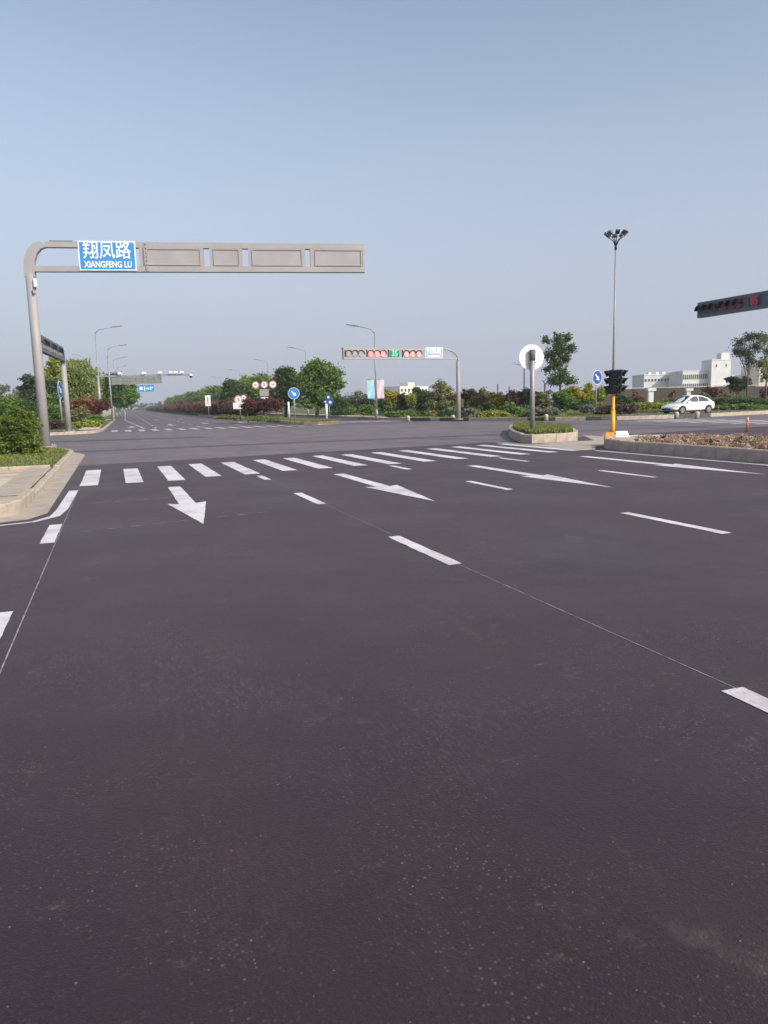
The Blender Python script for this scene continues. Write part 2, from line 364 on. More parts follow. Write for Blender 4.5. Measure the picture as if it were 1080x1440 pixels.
far = sheet('far_road', [(-1.3, 57), (24, 55), *[bend(24.6, v) for v in (70, 200, 900)], *[bend(-1.0, v) for v in (900, 200, 70)]], .004, A_FAR, 'worn asphalt road running away to the left horizon')

def marking(parent, name, poly, M=None, z=.008):
    Q = []; n = len(poly)                                    # brushed, slightly ragged edges
    for k in range(n):
        a = Vector(poly[k][:2]); c = Vector(poly[(k + 1) % n][:2]); L = (c - a).length
        m_ = max(1, min(40, int(L / .14))) if min(a.y, c.y) < 30 and z > .003 and w_ok(poly) else 1
        for j in range(m_):
            p = a.lerp(c, j / m_); e = .006 if m_ > 1 else 0
            Q.append((p.x + rnd.uniform(-e, e), p.y + rnd.uniform(-e, e), z))
    b = MB(); b.quad(*Q); return b.build(name, M or PAINT, parent)
def w_ok(poly): return (Vector(poly[0][:2]) - Vector(poly[1][:2])).length > .05
def dash(parent, name, u, v0, v1, w=.15, M=None, z=.008):
    e = rnd.uniform(-.01, .01)
    return marking(parent, name, [(u - w / 2, v0 + e), (u + w / 2, v0 - e), (u + w / 2, v1), (u - w / 2, v1 + e)], M, z)
# zebra crossing in front, stripes parallel to the road, the row skewed to it
zb = [(-.83, 17.6, 22.1), (.13, 17.7, 21.95), (1.05, 17.65, 22.2), (1.94, 18.15, 22.5), (2.88, 18.2, 22.5), (3.90, 18.55, 22.9), (4.85, 18.65, 23.0), (5.88, 18.9, 23.4), (6.83, 18.8, 23.3), (7.95, 19.0, 23.6), (9.05, 19.25, 23.9), (10.2, 19.4, 24.2), (11.3, 19.6, 24.5), (12.4, 19.8, 24.7), (13.35, 20.0, 24.9)]
for u, a, b_ in zb:
    marking(near, 'crosswalk_stripe', [(u + .03, a), (u + .41, a - .02), (u + .41, b_ + .03), (u + .03, b_)])
dash(near, 'lane_dash', -.99, 3.0, 6.75, .18); dash(near, 'lane_dash', -.90, 10.15, 11.78, .17)
for k in range(9): marking(near, 'old_scored_line', [(-.5 + k * .31, 10.9 + k * .07), (-.32 + k * .31, 10.94 + k * .07), (-.33 + k * .31, 10.965 + k * .07), (-.5 + k * .31, 10.93 + k * .07)], CHALK, .0065)
for k in range(6): marking(near, 'old_scored_line', [(-.45 + k * .36, 14.2 + k * .03), (-.2 + k * .36, 14.22 + k * .03), (-.2 + k * .36, 14.25 + k * .03), (-.45 + k * .36, 14.23 + k * .03)], CHALK, .0065)
for u, L in ((3.16, ((-2, .6), (1.2, 3.12), (6.75, 8.55), (11.94, 13.70), (16.55, 17.6))), (6.76, ((1.6, 3.5), (6.85, 8.78), (12.05, 13.78), (17.05, 18.35))), (10.25, ((2.1, 4.0), (7.1, 9.0), (12.35, 14.18), (17.3, 18.9)))):
    for a, b_ in L: dash(near, 'lane_dash', u, a, b_, .15)
dash(near, 'edge_line', 13.98, -40, 19.6, .13); dash(near, 'edge_line', 14.2, -40, 19.6, .06)
dash(near, 'chalk_line', -.80, -3, 17.5, .010, CHALK, .0065); dash(near, 'chalk_line', 3.19, -3, 17.9, .008, CHALK, .0065)
# solid edge line bending round the corner kerb
ol = [(-14, 11.1), (-5, 11.75), (-1.9, 12.05), (-1.25, 12.25), (-.98, 12.75), (-.92, 13.6), (-.88, 16.7)]
wd = [.09, .09, .09, .11, .15, .18, .18]
b = MB()
def off(P, k, d):
    a = Vector(P[max(k - 1, 0)]); c = Vector(P[min(k + 1, len(P) - 1)]); t = (c - a).normalized(); return Vector(P[k]) + Vector((-t.y, t.x)) * d
for k in range(len(ol) - 1):
    p0, p1 = off(ol, k, wd[k] / 2), off(ol, k, -wd[k] / 2); q0, q1 = off(ol, k + 1, wd[k + 1] / 2), off(ol, k + 1, -wd[k + 1] / 2)
    b.quad((p1.x, p1.y, .008), (q1.x, q1.y, .008), (q0.x, q0.y, .008), (p0.x, p0.y, .008))
b.build('edge_line', PAINT, near)
def arrow(parent, u, v0, v1, tw=.16, hw=.33, M=None, k=1.):
    """straight-on arrow whose tip points towards -v"""
    h = v0 + (v1 - v0) * .45
    marking(parent, 'lane_arrow', [(u, v0), (u + hw, h + .15), (u + tw, h), (u + tw * .9, v1), (u - tw * .9, v1), (u - tw, h), (u - hw, h + .15)], M)
arrow(near, 1.10, 10.75, 16.2, .14, .33); arrow(near, 4.92, 11.25, 16.95, .14, .34); arrow(near, 8.48, 11.35, 17.1, .14, .34); arrow(near, 12.35, 11.6, 17.9, .14, .34)
# markings on the far arms
for k in range(15):
    u = -.2 + k * .98
    marking(far, 'crosswalk_stripe', [(u, 58.6 - .16 * u), (u + .45, 58.55 - .16 * u), (u + .45, 63.4 - .16 * u), (u, 63.4 - .16 * u)], WORNP)
for k in range(7):
    u = 18.2 + k * .98
    marking(far, 'crosswalk_stripe', [(u, 60.5), (u + .45, 60.5), (u + .45, 66), (u, 66)], WORNP)
for lane in (3.2, 6.8, 10.3):
    for k in range(22):
        v0 = 66 + k * 9
        p = [bend(lane, v0), bend(lane + .15, v0), bend(lane + .15, v0 + 4), bend(lane, v0 + 4)]
        marking(far, 'lane_dash', p, WORNP)
for lane in (3.2, 6.8): dash(far, 'lane_line', lane, 64.5, 65.9, .15, WORNP)
marking(far, 'edge_line', [bend(2.2, 66), bend(2.4, 66), bend(.75, 120), bend(.6, 120)], WORNP)
marking(far, 'edge_line', [bend(.6, 120), bend(.75, 120), bend(.75, 500), bend(.6, 500)], WORNP)
marking(far, 'edge_line', [bend(13.6, 66), bend(13.78, 66), bend(13.78, 500), bend(13.6, 500)], WORNP)
for u, v0 in ((1.3, 70), (5, 74), (8.5, 76), (12, 74), (5, 110), (8.5, 112)):
    P = [(u, v0), (u + .5, v0 + 2.4), (u + .2, v0 + 2.4), (u + .2, v0 + 6), (u - .2, v0 + 6), (u - .2, v0 + 2.4), (u - .5, v0 + 2.4)]
    marking(far, 'lane_arrow', [bend(*p) for p in P], WORNP)
for k in range(9):                                          # crossing over the right arm
    v = 27.6 + k * 1.6
    marking(cross, 'crosswalk_stripe', [(32.2, v), (37.0, v + .6), (37.0, v + 1.1), (32.2, v + .5)], PAINT, .004)
for k in range(6):
    u0 = 41 + k * 8; marking(cross, 'lane_dash', [(u0, 36 + (u0 - 41) * .1), (u0 + 4, 36.4 + (u0 - 41) * .1), (u0 + 4, 36.55 + (u0 - 41) * .1), (u0, 36.15 + (u0 - 41) * .1)], PAINT, .004)

# ------------------------------------------------------------------ kerbs
def stone_mesh(name, L, w, h, M, c=.025):
    """kerb stone: box with chamfered top edges; x along, y across (front at y=0), z up"""
    s = MB(); x0, x1 = .004, L - .004
    prof = [(0, -.05), (0, h - c), (c, h), (w - c, h), (w, h - c), (w, -.05)]
    i = 0; n = len(prof)
    s.v = [(x0, p[0], p[1]) for p in prof] + [(x1, p[0], p[1]) for p in prof]
    for k in range(n): s.f.append((k, (k + 1) % n, n + (k + 1) % n, n + k)); s.sm.append(False)
    s.f.append(tuple(range(n))); s.f.append(tuple(reversed(range(n, 2 * n)))); s.sm += [False, False]
    s.f = [tuple(reversed(f)) for f in s.f]
    return s.mesh(name, M)
def walk(pts, step):
    """evenly spaced stones along a polyline: yields start point and direction"""
    P = [Vector(p) for p in pts]; out = []; k = 0; pos = P[0].copy()
    seglen = [(P[i + 1] - P[i]).length for i in range(len(P) - 1)]; tot = sum(seglen)
    def at(s):
        for i, L in enumerate(seglen):
            if s <= L or i == len(seglen) - 1: return P[i] + (P[i + 1] - P[i]) * (s / L)
            s -= L
    n = max(1, int(tot / step))
    for i in range(n):
        a, c = at(i * tot / n), at((i + 1) * tot / n); out.append((a, c))
    return out
_sm = {}
def kerb(label, pts, step, w, h, mats, z=0.):
    """kerb standing left of its path direction; one stone per object"""
    root = empty('kerb', (pts[0][0], pts[0][1], 0), 0, label, None, None, 'structure')
    for i, (a, c) in enumerate(walk(pts, step)):
        L = (c - a).length; d = (c - a); M = mats(i) if callable(mats) else mats
        key = (round(step, 2), w, h, M.name)
        if key not in _sm: _sm[key] = stone_mesh('kerb_stone', step, w, h, M)
        o = put('kerb_stone', _sm[key], root, (a.x - pts[0][0] + rnd.uniform(-.006, .006), a.y - pts[0][1] + rnd.uniform(-.006, .006), z + rnd.uniform(-.008, .008)), math.atan2(d.y, d.x) + rnd.uniform(-.006, .006), (L / step, 1, 1))
    return root
def arc(cx, cy, r, a0, a1, n=10): return [(cx + r * math.cos(math.radians(a0 + (a1 - a0) * k / n)), cy + r * math.sin(math.radians(a0 + (a1 - a0) * k / n))) for k in range(n + 1)]

# left corner --------------------------------------------------------
gut = sheet('gutter', [(-20, 11.15), (-1.9, 12.35), (-1.35, 12.55), (-1.12, 13.2), (-1.08, 30), (-1.6, 32.5), (-3, 36), (-6, 38.6), (-6, 37.8), (-3.4, 35.5), (-2.0, 32.3), (-1.75, 30), (-1.75, 13.6), (-2, 13.0), (-20, 11.9)], .008, CONC, 'pale concrete gutter round the left corner')
LC = [(-20, 11.6), (-2.2, 12.75), (-1.75, 12.95), (-1.52, 13.4), (-1.5, 15.5)]
kerb('pale kerb of the paved corner on the left', LC, .6, .16, .22, KERBP)
kerb('low kerb of the left verge along the crossing', [(-1.5, 15.5), (-1.5, 22.6)], .6, .16, .13, KERBC)
kerb('kerb curving round the left verge towards the side street', [(-1.5, 22.6), (-1.5, 30), *arc(-8.5, 30.5, 7, 4, 80, 8), (-20, 38.6)], 1., .16, .16, lambda i: KERBP if i in (7, 8) else KERBC)
kerb('inner kerb between paving and left verge', [(-20, 21.6), (-1.72, 22.3)], 1., .14, .2, KERBP)
pv = sheet('pavement', [(-20, 11.8), (-2.1, 12.92), (-1.68, 13.5), (-1.66, 22.2), (-20, 21.5)], .095, SOIL, 'tan paved corner on the left', .12)
tm = []
for M in TILEM:
    t = MB(); t.box((.006, .006, 0), (.594, .594, .028)); tm.append(t.mesh('paving_tile', M))
for i in range(16):
    for j in range(15):
        u = -2.3 - i * .6; v = 12.9 + j * .6 + (u + 2) * .05
        if v < 12.92 + (u + 2.1) * .062 + .02 or v > 21.5: continue
        put('paving_tile', rnd.choice(tm), pv, (u, v, .092 + rnd.uniform(0, .008)))
ramp = MB(); ramp.quad((-1.68, 15.2, .13), (-1.68, 22.2, .128), (-2.29, 22.2, .128), (-2.29, 15.2, .128)); ramp.build('concrete_ramp', CONC, pv)
sheet('left_verge', [(-1.66, 22.4), (-1.66, 30), (-1.9, 32.2), (-3.4, 35.4), (-6.5, 37.4), (-20, 38.4), (-150, 38), (-150, 15), (-20, 21.7)], .14, TURF, 'turf of the near left verge', .2)
sheet('left_walk_beyond', [(-150, 6), (-20, 11.9), (-20, 21.5), (-150, 14.8)], .10, TILEM[0], None, .15)
# far left corner
FLC = [(-60, 62), (-16, 56.5), (-7, 56.0), (-2.3, 56.4), (-.9, 58), (-.55, 64), bend(-.6, 110), bend(-.6, 400)]
kerb('pale kerb of the far left corner', [(-40, 59.5), (-16, 56.5), (-7, 55.9), (-2.6, 56.3), (-1.1, 58), (-.75, 64), bend(-.75, 125)], 1.2, .16, .2, lambda i: KERBP if i % 5 else KERB)
sheet('far_left_verge', [(-40, 59.7), (-16, 56.75), (-7, 56.2), (-2.7, 56.6), (-1.35, 58.1), (-.95, 64), bend(-.95, 125), bend(-.95, 900), (-160, 900), (-160, 75)], .17, TURF, 'turf beyond the far left kerb', .25)
# far median (between the carriageways of the far arm)
FM = [(17.4, 59.2), (16.6, 58.5), (15.2, 58.1), (14.3, 58.6), (13.95, 60), (14.0, 66), bend(14.2, 90), bend(14.2, 150)]
kerb('yellow and grey kerb of the far planted median', list(reversed(FM)), 1.2, .16, .28, lambda i: KERBY if i % 9 in (0, 4, 8) or i > 73 else KERB)
sheet('far_median', [(17.3, 60), (16.6, 58.7), (15.2, 58.3), (14.5, 58.8), (14.15, 60), (14.2, 66), bend(14.4, 90), bend(14.4, 600), bend(17.6, 600), bend(17.6, 90)], .22, TURF, 'turf strip of the far median', .3)
# far right corner and verge along the cross road
FR = [bend(24.6, 140), bend(24.4, 90), (23.6, 72), (23.6, 66), (24.6, 60), (26.6, 54.5), (29.5, 48.5), (32.5, 45), (36, 43.6), (40, 43.5), (48, 45), (60, 47.5), (90, 53)]
def frm(i):
    return None
frw = walk(FR, 1.1)
root = empty('kerb', (FR[0][0], FR[0][1], 0), 0, 'pale kerb with black painted stretches on the far side of the junction', None, None, 'structure')
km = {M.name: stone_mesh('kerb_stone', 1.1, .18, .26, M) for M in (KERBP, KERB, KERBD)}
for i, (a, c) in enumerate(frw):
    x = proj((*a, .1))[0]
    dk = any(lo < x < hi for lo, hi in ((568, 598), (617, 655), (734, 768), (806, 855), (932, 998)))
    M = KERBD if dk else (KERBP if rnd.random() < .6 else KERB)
    d = c - a
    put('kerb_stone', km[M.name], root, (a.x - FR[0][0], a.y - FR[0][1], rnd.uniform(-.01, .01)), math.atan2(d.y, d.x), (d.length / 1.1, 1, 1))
for px in (748, 571, 638):
    pass
inner = [off(FR, k, .18) for k in range(len(FR))]
sheet('far_right_verge', [(p.x, p.y) for p in inner] + [(400, 110), (400, 900), bend(24.8, 900)], .2, TURF, 'turf and planting bed beyond the far right kerb', .28)
sheet('far_pavement', [bend(24.62, 140), bend(24.6, 90), (23.8, 72), (23.8, 66.3), (24.75, 60.6), (26.8, 54.9), (27.8, 55.3), (26.2, 61), (26.2, 66), (26.6, 72), bend(27, 90), bend(27, 140)], .206, TILEM[1], 'pale pavement under the banner lamp')
sheet('service_lane', [(37, 45.4), (60, 48.4), (90, 55.5), (90, 59.5), (60, 54), (37, 51)], .206, A_OLD, 'narrow lane behind the far kerb where the car drives')
# near planted median on the right and the nose island
RM = [(14.38, -30), (14.38, 18.5), (14.6, 19.9), (15.3, 21.0), (16.6, 21.6), (17.8, 21.0), (18.35, 19.8), (18.4, 18), (18.4, -30)]
kerb('grey kerb of the planted median on the right', list(reversed(RM)), 1., .15, .32, lambda i: KERB)
sheet('right_median', [(14.53, -30), (14.53, 18.5), (14.75, 19.8), (15.4, 20.85), (16.6, 21.4), (17.7, 20.85), (18.2, 19.7), (18.25, 18), (18.25, -30)], .27, SOIL, 'bare soil bed of the right median', .3)
sheet('median_nose_slab', [(14.8, 19.0), (14.8, 19.8), (15.42, 20.8), (16.6, 21.3), (17.65, 20.8), (18.1, 19.7), (18.1, 19.0)], .30, CONC, 'concrete cap on the nose of the right median', .06)
sheet('concrete_apron', [(13.75, 19.9), (14.2, 19.9), (15.2, 21.3), (16.6, 21.9), (18.2, 21.3), (19.0, 23.8), (19.3, 28), (17.2, 24.2), (14.3, 24.05), (13.9, 27)], .012, CONC, 'pale concrete apron between island and median')
IS = [(14.45, 24.9), (14.6, 24.3), (16.6, 24.4), (17.7, 26.0), (19.0, 28.2), (20.2, 32), (20.8, 35.2), (20.3, 35.8), (19.4, 34.6), (17.3, 31.0), (15.8, 28), (14.45, 24.9)]
kerb('weathered stone kerb of the grassy island', list(IS), .55, .2, .33, lambda i: KERBP if i % 3 else KERB)
sheet('grassy_island', [(14.8, 24.8), (16.45, 24.65), (17.5, 26.1), (18.8, 28.4), (19.95, 32), (20.5, 35), (20.2, 35.3), (19.6, 34.4), (17.5, 30.9), (16.0, 27.9)], .30, TURF, 'grassy traffic island', .3)

# ------------------------------------------------------------------ leaves, grass, trees
def quads_mesh(name, C, T, B, M):
    """leaf quads: centres, half axes"""
    n = len(C); V = np.empty((n, 4, 3), np.float32)
    V[:, 0] = C - T - B * .55; V[:, 1] = C + T * .2 - B; V[:, 2] = C + T + B * .5; V[:, 3] = C - T * .2 + B
    me = bpy.data.meshes.new(name); me.vertices.add(n * 4); me.vertices.foreach_set('co', V.reshape(-1))
    me.loops.add(n * 4); me.loops.foreach_set('vertex_index', np.arange(n * 4, dtype=np.int32))
    me.polygons.add(n); me.polygons.foreach_set('loop_start', np.arange(0, n * 4, 4, dtype=np.int32)); me.polygons.foreach_set('loop_total', np.full(n, 4, np.int32))
    me.update(calc_edges=True); me.materials.append(M); return me
def rdir(n):
    v = nr.normal(size=(n, 3)); return v / np.linalg.norm(v, axis=1)[:, None]
def leafcloud(name, blobs, n, size, M, clump=.33, droop=0., hollow=.5, per=38):
    """blobs: (cx,cy,cz,rx,ry,rz)"""
    B = np.array(blobs, float); vol = (B[:, 3] * B[:, 4] * B[:, 5]) ** .66; w = vol / vol.sum(); Cs = []
    for bl, k in zip(B, w):
        m_ = max(20, int(n * k)); nc = max(5, int(m_ / per)); r = bl[3:]
        d = rdir(nc); rad = (hollow + (1.02 - hollow) * nr.random(nc)) ** 1.0
        cc = d * rad[:, None]; sz = nr.uniform(.6, 1.35, nc)
        idx = nr.integers(0, nc, m_)
        p = cc[idx] + nr.normal(size=(m_, 3)) * (clump * .62 * sz[idx])[:, None] * np.array([1, 1, .7])
        q = bl[:3] + p * r
        if droop: q[:, 2] -= droop * nr.random(m_) ** 1.5 * r[2] * np.clip(np.linalg.norm(p[:, :2], axis=1), 0, 1)
        Cs.append(q)
    C = np.concatenate(Cs); C[:, 2] = np.maximum(C[:, 2], .03); m_ = len(C)
    T = rdir(m_); T[:, 2] *= .55 if not droop else 2.2
    T /= np.linalg.norm(T, axis=1)[:, None]; N = rdir(m_); Bn = np.cross(T, N); Bn /= np.linalg.norm(Bn, axis=1)[:, None]
    s = size * nr.uniform(.6, 1.3, m_)[:, None]
    return quads_mesh(name, C, T * s, Bn * s * (.5 if not droop else .22), M)
def link(name, me, parent=None, loc=(0, 0, 0)):
    o = bpy.data.objects.new(name, me); COL.objects.link(o); o.location = loc
    if parent is not None: o.parent = parent
    return o
def grass(name, poly, n, z, h, label, M='grass'):
    P = np.array(poly, float); lo, hi = P.min(0), P.max(0); pts = nr.uniform(lo, hi, (n * 3, 2))
    ins = np.zeros(len(pts), bool); j = len(P) - 1
    for i in range(len(P)):
        c = ((P[i, 1] > pts[:, 1]) != (P[j, 1] > pts[:, 1])) & (pts[:, 0] < (P[j, 0] - P[i, 0]) * (pts[:, 1] - P[i, 1]) / (P[j, 1] - P[i, 1] + 1e-9) + P[i, 0]); ins ^= c; j = i
    pts = pts[ins][:n]; k = len(pts); hh = h * nr.uniform(.4, 1.2, k)
    C = np.c_[pts, z + hh * .5]; lean = nr.normal(size=(k, 2)) * .35
    T = np.c_[lean * hh[:, None] * .5, hh * .5]; a = nr.uniform(0, 2 * np.pi, k); B = np.c_[np.cos(a), np.sin(a), np.zeros(k)] * .018 * (1 + h * 2)
    o = link(name, quads_mesh(name, C, T, B, LF[M])); tag(o, label, 'grass', None, 'stuff'); return o
def trunk(parent, H, blobs, r, M=BARK, lean=0., split=.35, n=7):
    t = MB(); top = Vector((lean, 0, H))
    t.tube([(0, 0, -.1), (lean * .3 + rnd.uniform(-.05, .05), 0, H * .35), (lean * .7, rnd.uniform(-.1, .1), H * .7), top], [r, r * .8, r * .5, r * .15], n)
    for bl in blobs:
        s = Vector((lean * split, 0, H * rnd.uniform(split, split + .2))); e = Vector(bl[:3]); mid = s.lerp(e, .5) + Vector((0, 0, -.1 * (e - s).length))
        t.tube([s, mid, e], [r * .45, r * .3, r * .08], 5)
        for _ in range(3):
            e2 = e + Vector([rnd.uniform(-.7, .7) * bl[3 + i] for i in range(3)]); t.tube([mid, mid.lerp(e2, .6) + Vector((0, 0, .05)), e2], [r * .2, r * .12, r * .04], 4)
    return t.build('trunk', M, parent)
def plant(name, label, cat, px, D, blobs, leaf, n, size=.2, base=.17, tr=0., clump=.33, droop=0., hollow=.5, group=None, bark=BARK, yrot=0, depth=1., split=.35, per=38):
    """blobs given as (px,py,rx,ry) as seen in the photograph at distance D; turned into metres and given depth"""
    o = stand(px, D, base); k = D / FPX; bl = []
    for x, y, rx, ry in blobs:
        p = spot(x, y, D) - o; dd = rnd.uniform(-.25, .25) * rx * k
        bl.append((p.x + fw.x * dd, p.y + fw.y * dd, p.z, rx * k, rx * k * depth, ry * k))
    if tr:
        root = empty(name, o, 0, label, cat, group)
        H = max(b_[2] for b_ in bl)
        trunk(root, H, bl, tr, bark, split=split)
        link('crown', leafcloud('crown', bl, n, size, LF[leaf], clump, droop, hollow, per), root)
    else:
        root = tag(link(name, leafcloud(name, bl, n, size, LF[leaf], clump, droop, hollow, per), None, o), label, cat, group)
    return root
# ------------------------------------------------------------------ gantries
def gantry(label, cat, base, adir, L, zb, th, dep, items, face=-1, body=GANT, pole_r=.2, curve=1.2, curved=True, z0=.15, pole_m=None, pipe=0, group=None):
    """pole with a box arm along local x; items (s0,s1,kind); face=-1: lamps look towards local -y"""
    rz = math.atan2(adir[1], adir[0])
    root = empty('signal_gantry', (base[0], base[1], z0), rz, label, cat, group)
    zt = zb + th; ch = th * .19; z = lambda q: q - z0
    if curved:
        p = MB(); p.tube([(0, 0, 0), (0, 0, z(zb) * .5), (0, 0, z(zb) - .1)], [pole_r, pole_r * .97, pole_r * .93], 12)
        p.tube([(0, 0, 0), (0, 0, .05)], [pole_r * 2.1, pole_r * 2.1], 14)
        for k in range(6):
            a = k * math.pi / 3; p.tube([(math.cos(a) * pole_r * 1.7, math.sin(a) * pole_r * 1.7, .04), (math.cos(a) * pole_r * 1.7, math.sin(a) * pole_r * 1.7, .13)], .03, 6)
        p.build('pole', pole_m or body, root)
        u_ = MB()                                        # bent head joining both chords
        n = 4
        if pipe: u_.tube([(0, 0, z(zb) - .15)] + [(0 + curve * (1 - math.cos(t)), 0, z(zb) + (th - pipe) * math.sin(t)) for t in [math.pi / 2 * k / 8 for k in range(0, 9)]], [pole_r * .8] + [pipe * (1.5 - .5 * k / 8) for k in range(9)], 8)
        cs = [(-pole_r, z(zb) - .2)] + [(-pole_r, z(zb) + .1)] + [(-pole_r + curve * (1 - math.cos(t)), z(zb) + .1 + (th - .1) * math.sin(t)) for t in [math.pi / 2 * k / n for k in range(1, n + 1)]]
        ci = [(pole_r, z(zb) - .2)] + [(pole_r, z(zb) + .1)] + [(pole_r + (curve - pole_r) * (1 - math.cos(t)), z(zb) + .1 + (th - .1 - ch) * math.sin(t)) for t in [math.pi / 2 * k / n for k in range(1, n + 1)]]
        for k in range(0 if pipe else len(cs) - 1):
            a, b_, c, d = cs[k], cs[k + 1], ci[k + 1], ci[k]
            P = [(a[0], a[1]), (d[0], d[1]), (c[0], c[1]), (b_[0], b_[1])]
            y0, y1 = -dep / 2 + .004, dep / 2 - .004
            F = [(x, y0, zz) for x, zz in P]; R_ = [(x, y1, zz) for x, zz in P]
            u_.quad(*F); u_.quad(*reversed(R_))
            u_.quad(F[0], F[3], R_[3], R_[0]); u_.quad(F[1], R_[1], R_[2], F[2])
        u_.build('bent_head', body, root)
    else:
        p = MB(); p.tube([(0, 0, 0), (0, 0, z(zt))], [pole_r, pole_r * .8], 12); p.build('pole', body, root)
    x0 = curve - .02 if curved else pole_r
    MB().box((pole_r * .9, -dep / 2, z(zb)), (L, dep / 2, z(zb) + ch)).build('lower_chord', body, root)
    MB().box((x0, -dep / 2, z(zt) - ch), (L, dep / 2, z(zt))).build('upper_chord', body, root)
    bx = [it for it in items if it[2] != 'sign']
    xs = [L]
    for it in bx: xs += [it[0], it[1]]
    MB().box((L - .08, -dep / 2 + .003, z(zb) + ch), (L, dep / 2 - .003, z(zt) - ch)).build('end_plate', body, root)
    yf = face * dep / 2
    for it in items:
        s0, s1, kind = it[:3]
        if kind == 'sign': it[3](root, s0, s1, z); continue
        ht = MB(); ht.box((s0, -dep / 2 + .006, z(zb) + ch), (s1, dep / 2 - .006, z(zt) - ch)); h = ht.build('signal_housing', it[3] if len(it) > 3 and it[3] else body, root)
        # raised rim on the rear
        rr = MB(); yb = -face * (dep / 2 - .006); e = -face * .035; a0, a1, c0, c1 = s0 + .04, s1 - .04, z(zb) + ch + .03, z(zt) - ch - .03; w = .035
        for q in (((a0, c0), (a1, c0 + w)), ((a0, c1 - w), (a1, c1)), ((a0, c0 + w), (a0 + w, c1 - w)), ((a1 - w, c0 + w), (a1, c1 - w))):
            (xa, za), (xb, zb_) = q; rr.box((xa, min(yb, yb + e), za), (xb, max(yb, yb + e), zb_))
        rr.build('rear_rim', GPAN, h)
        zc = (z(zb) + z(zt)) / 2; yy = face * (dep / 2 - .006)
        def plane(x_a, x_b, za, zb_, M, nm, t=.02): 
            q = MB(); q.box((x_a, min(yy, yy + face * t), za), (x_b, max(yy, yy + face * t), zb_)); return q.build(nm, M, h)
        if kind in ('lens', 'red', 'pink', 'dull'):
            plane(s0 + .05, s1 - .05, z(zb) + ch + .04, z(zt) - ch - .04, (SLATE if it[-1] == 'dk' else GPAN) if kind == 'lens' else (BLACK if it[-1] == 'dk' else GPAN), 'face_plate')
            LM = {'lens': LENSOFF, 'red': LENSRED, 'pink': LENSPINK, 'dull': LENSDR}[kind]
            if it[-1] == 'dk': LM = LENSDK if kind == 'lens' else LENSDR
            r = min((s1 - s0) / 6.3, (th - 2 * ch) / 2 - .03); vl = .22 if it[-1] == 'dk' else .12
            for k in range(3):
                cx = s0 + (s1 - s0) * (k + .5) / 3; yl = yy + face * .02
                MB().tube([(cx, yl, zc - .02), (cx, yl + face * .03, zc - .02)], r, 20).build('signal_lens', LM, h)
                v = MB(); n = 10; R0 = r * 1.1
                for q in range(n):
                    t0, t1 = math.radians(-10 + 200 * q / n), math.radians(-10 + 200 * (q + 1) / n)
                    A = (cx + R0 * math.cos(t0), zc + R0 * math.sin(t0)); B_ = (cx + R0 * math.cos(t1), zc + R0 * math.sin(t1))
                    v.quad((A[0], yl, A[1]), (B_[0], yl, B_[1]), (B_[0], yl + face * vl, B_[1] - .02), (A[0], yl + face * vl, A[1] - .02))
                vo = v.build('visor', BLACK, h); so_ = vo.modifiers.new('thick', 'SOLIDIFY'); so_.thickness = .012
        elif kind == 'digits':
            plane(s0 + .04, s1 - .04, z(zb) + ch + .03, z(zt) - ch - .03, it[5], 'display_face')
            text('countdown_digits', it[4], (th - 2 * ch) * 1.12, it[6], h, ((s0 + s1) / 2, yy + face * .026, zc), (0, face, 0), .03, .85)
    return root
def along(base, adir, zz, px):
    lo, hi = -2., 40.; A = Vector((*base[:2], 0)); d = Vector((adir[0], adir[1], 0)).normalized()
    s0 = proj(A + d * lo + up * zz)[0]; s1 = proj(A + d * hi + up * zz)[0]; inc = s1 > s0
    for _ in range(50):
        mid = (lo + hi) / 2; x = proj(A + d * mid + up * zz)[0]
        if (x < px) == inc: lo = mid
        else: hi = mid
    return mid
# near left gantry, seen from behind, with the street sign
gb = ground(65, 634); zb = ztop(gb, 382.5); zt = ztop(gb, 340)
gd = ((ground(512, 383, zb) - ground(50, 382, zb)).to_2d()).normalized()
X = lambda px: along(gb, gd, (zb + zt) / 2, px)
def street_sign(root, s0, s1, z):
    z0, z1 = z(zb) + .04, z(zt) + .02; y = -.17
    b = MB(); b.box((s0, y, z0), (s1, y + .03, z1)); s = b.build('street_sign', PWHITE, root)
    MB().box((s0 + .045, y - .008, z0 + .045), (s1 - .045, y - .0005, z1 - .045)).build('blue_field', BLUE, s)
    H = z1 - z0
    text('street_name', '翔凤路', H * .66, WHITE, s, ((s0 + s1) / 2, y - .012, z0 + H * .655), (0, -1, 0), .008, fit=(s1 - s0) * .84)
    text('street_name_latin', 'XIANGFENG LU', H * .295, WHITE, s, ((s0 + s1) / 2, y - .012, z0 + H * .195), (0, -1, 0), .010, fit=(s1 - s0) * .84)
    for q in (.2, .8):
        x = s0 + (s1 - s0) * q; MB().box((x - .03, y + .032, z0 + .1), (x + .03, .1, z0 + .16)).build('sign_clamp', GALV, s)
th = zt - zb
gl = gantry('large grey signal gantry seen from behind carrying the blue street name sign', 'signal gantry', gb, gd, X(512), zb, th, .26,
       [(X(202), X(284), 'lens'), (X(299), X(338), 'digits', None, '', BLACK, DIGG), (X(353), X(426), 'lens'), (X(441), X(509), 'lens'), (X(112), X(192), 'sign', street_sign)],
       face=1, pole_r=.205, curve=X(64) + .05)
for a, b_ in ((196.5, 201.5), (284, 287), (295, 299), (338, 341), (349, 353), (426, 429), (436, 441)):
    MB().box((X(a), -.13 + .005, zb - .15 + th * .19), (X(b_), .13 - .005, zt - .15 - th * .19)).build('upright', GANT, gl)
fl = X(206.5)
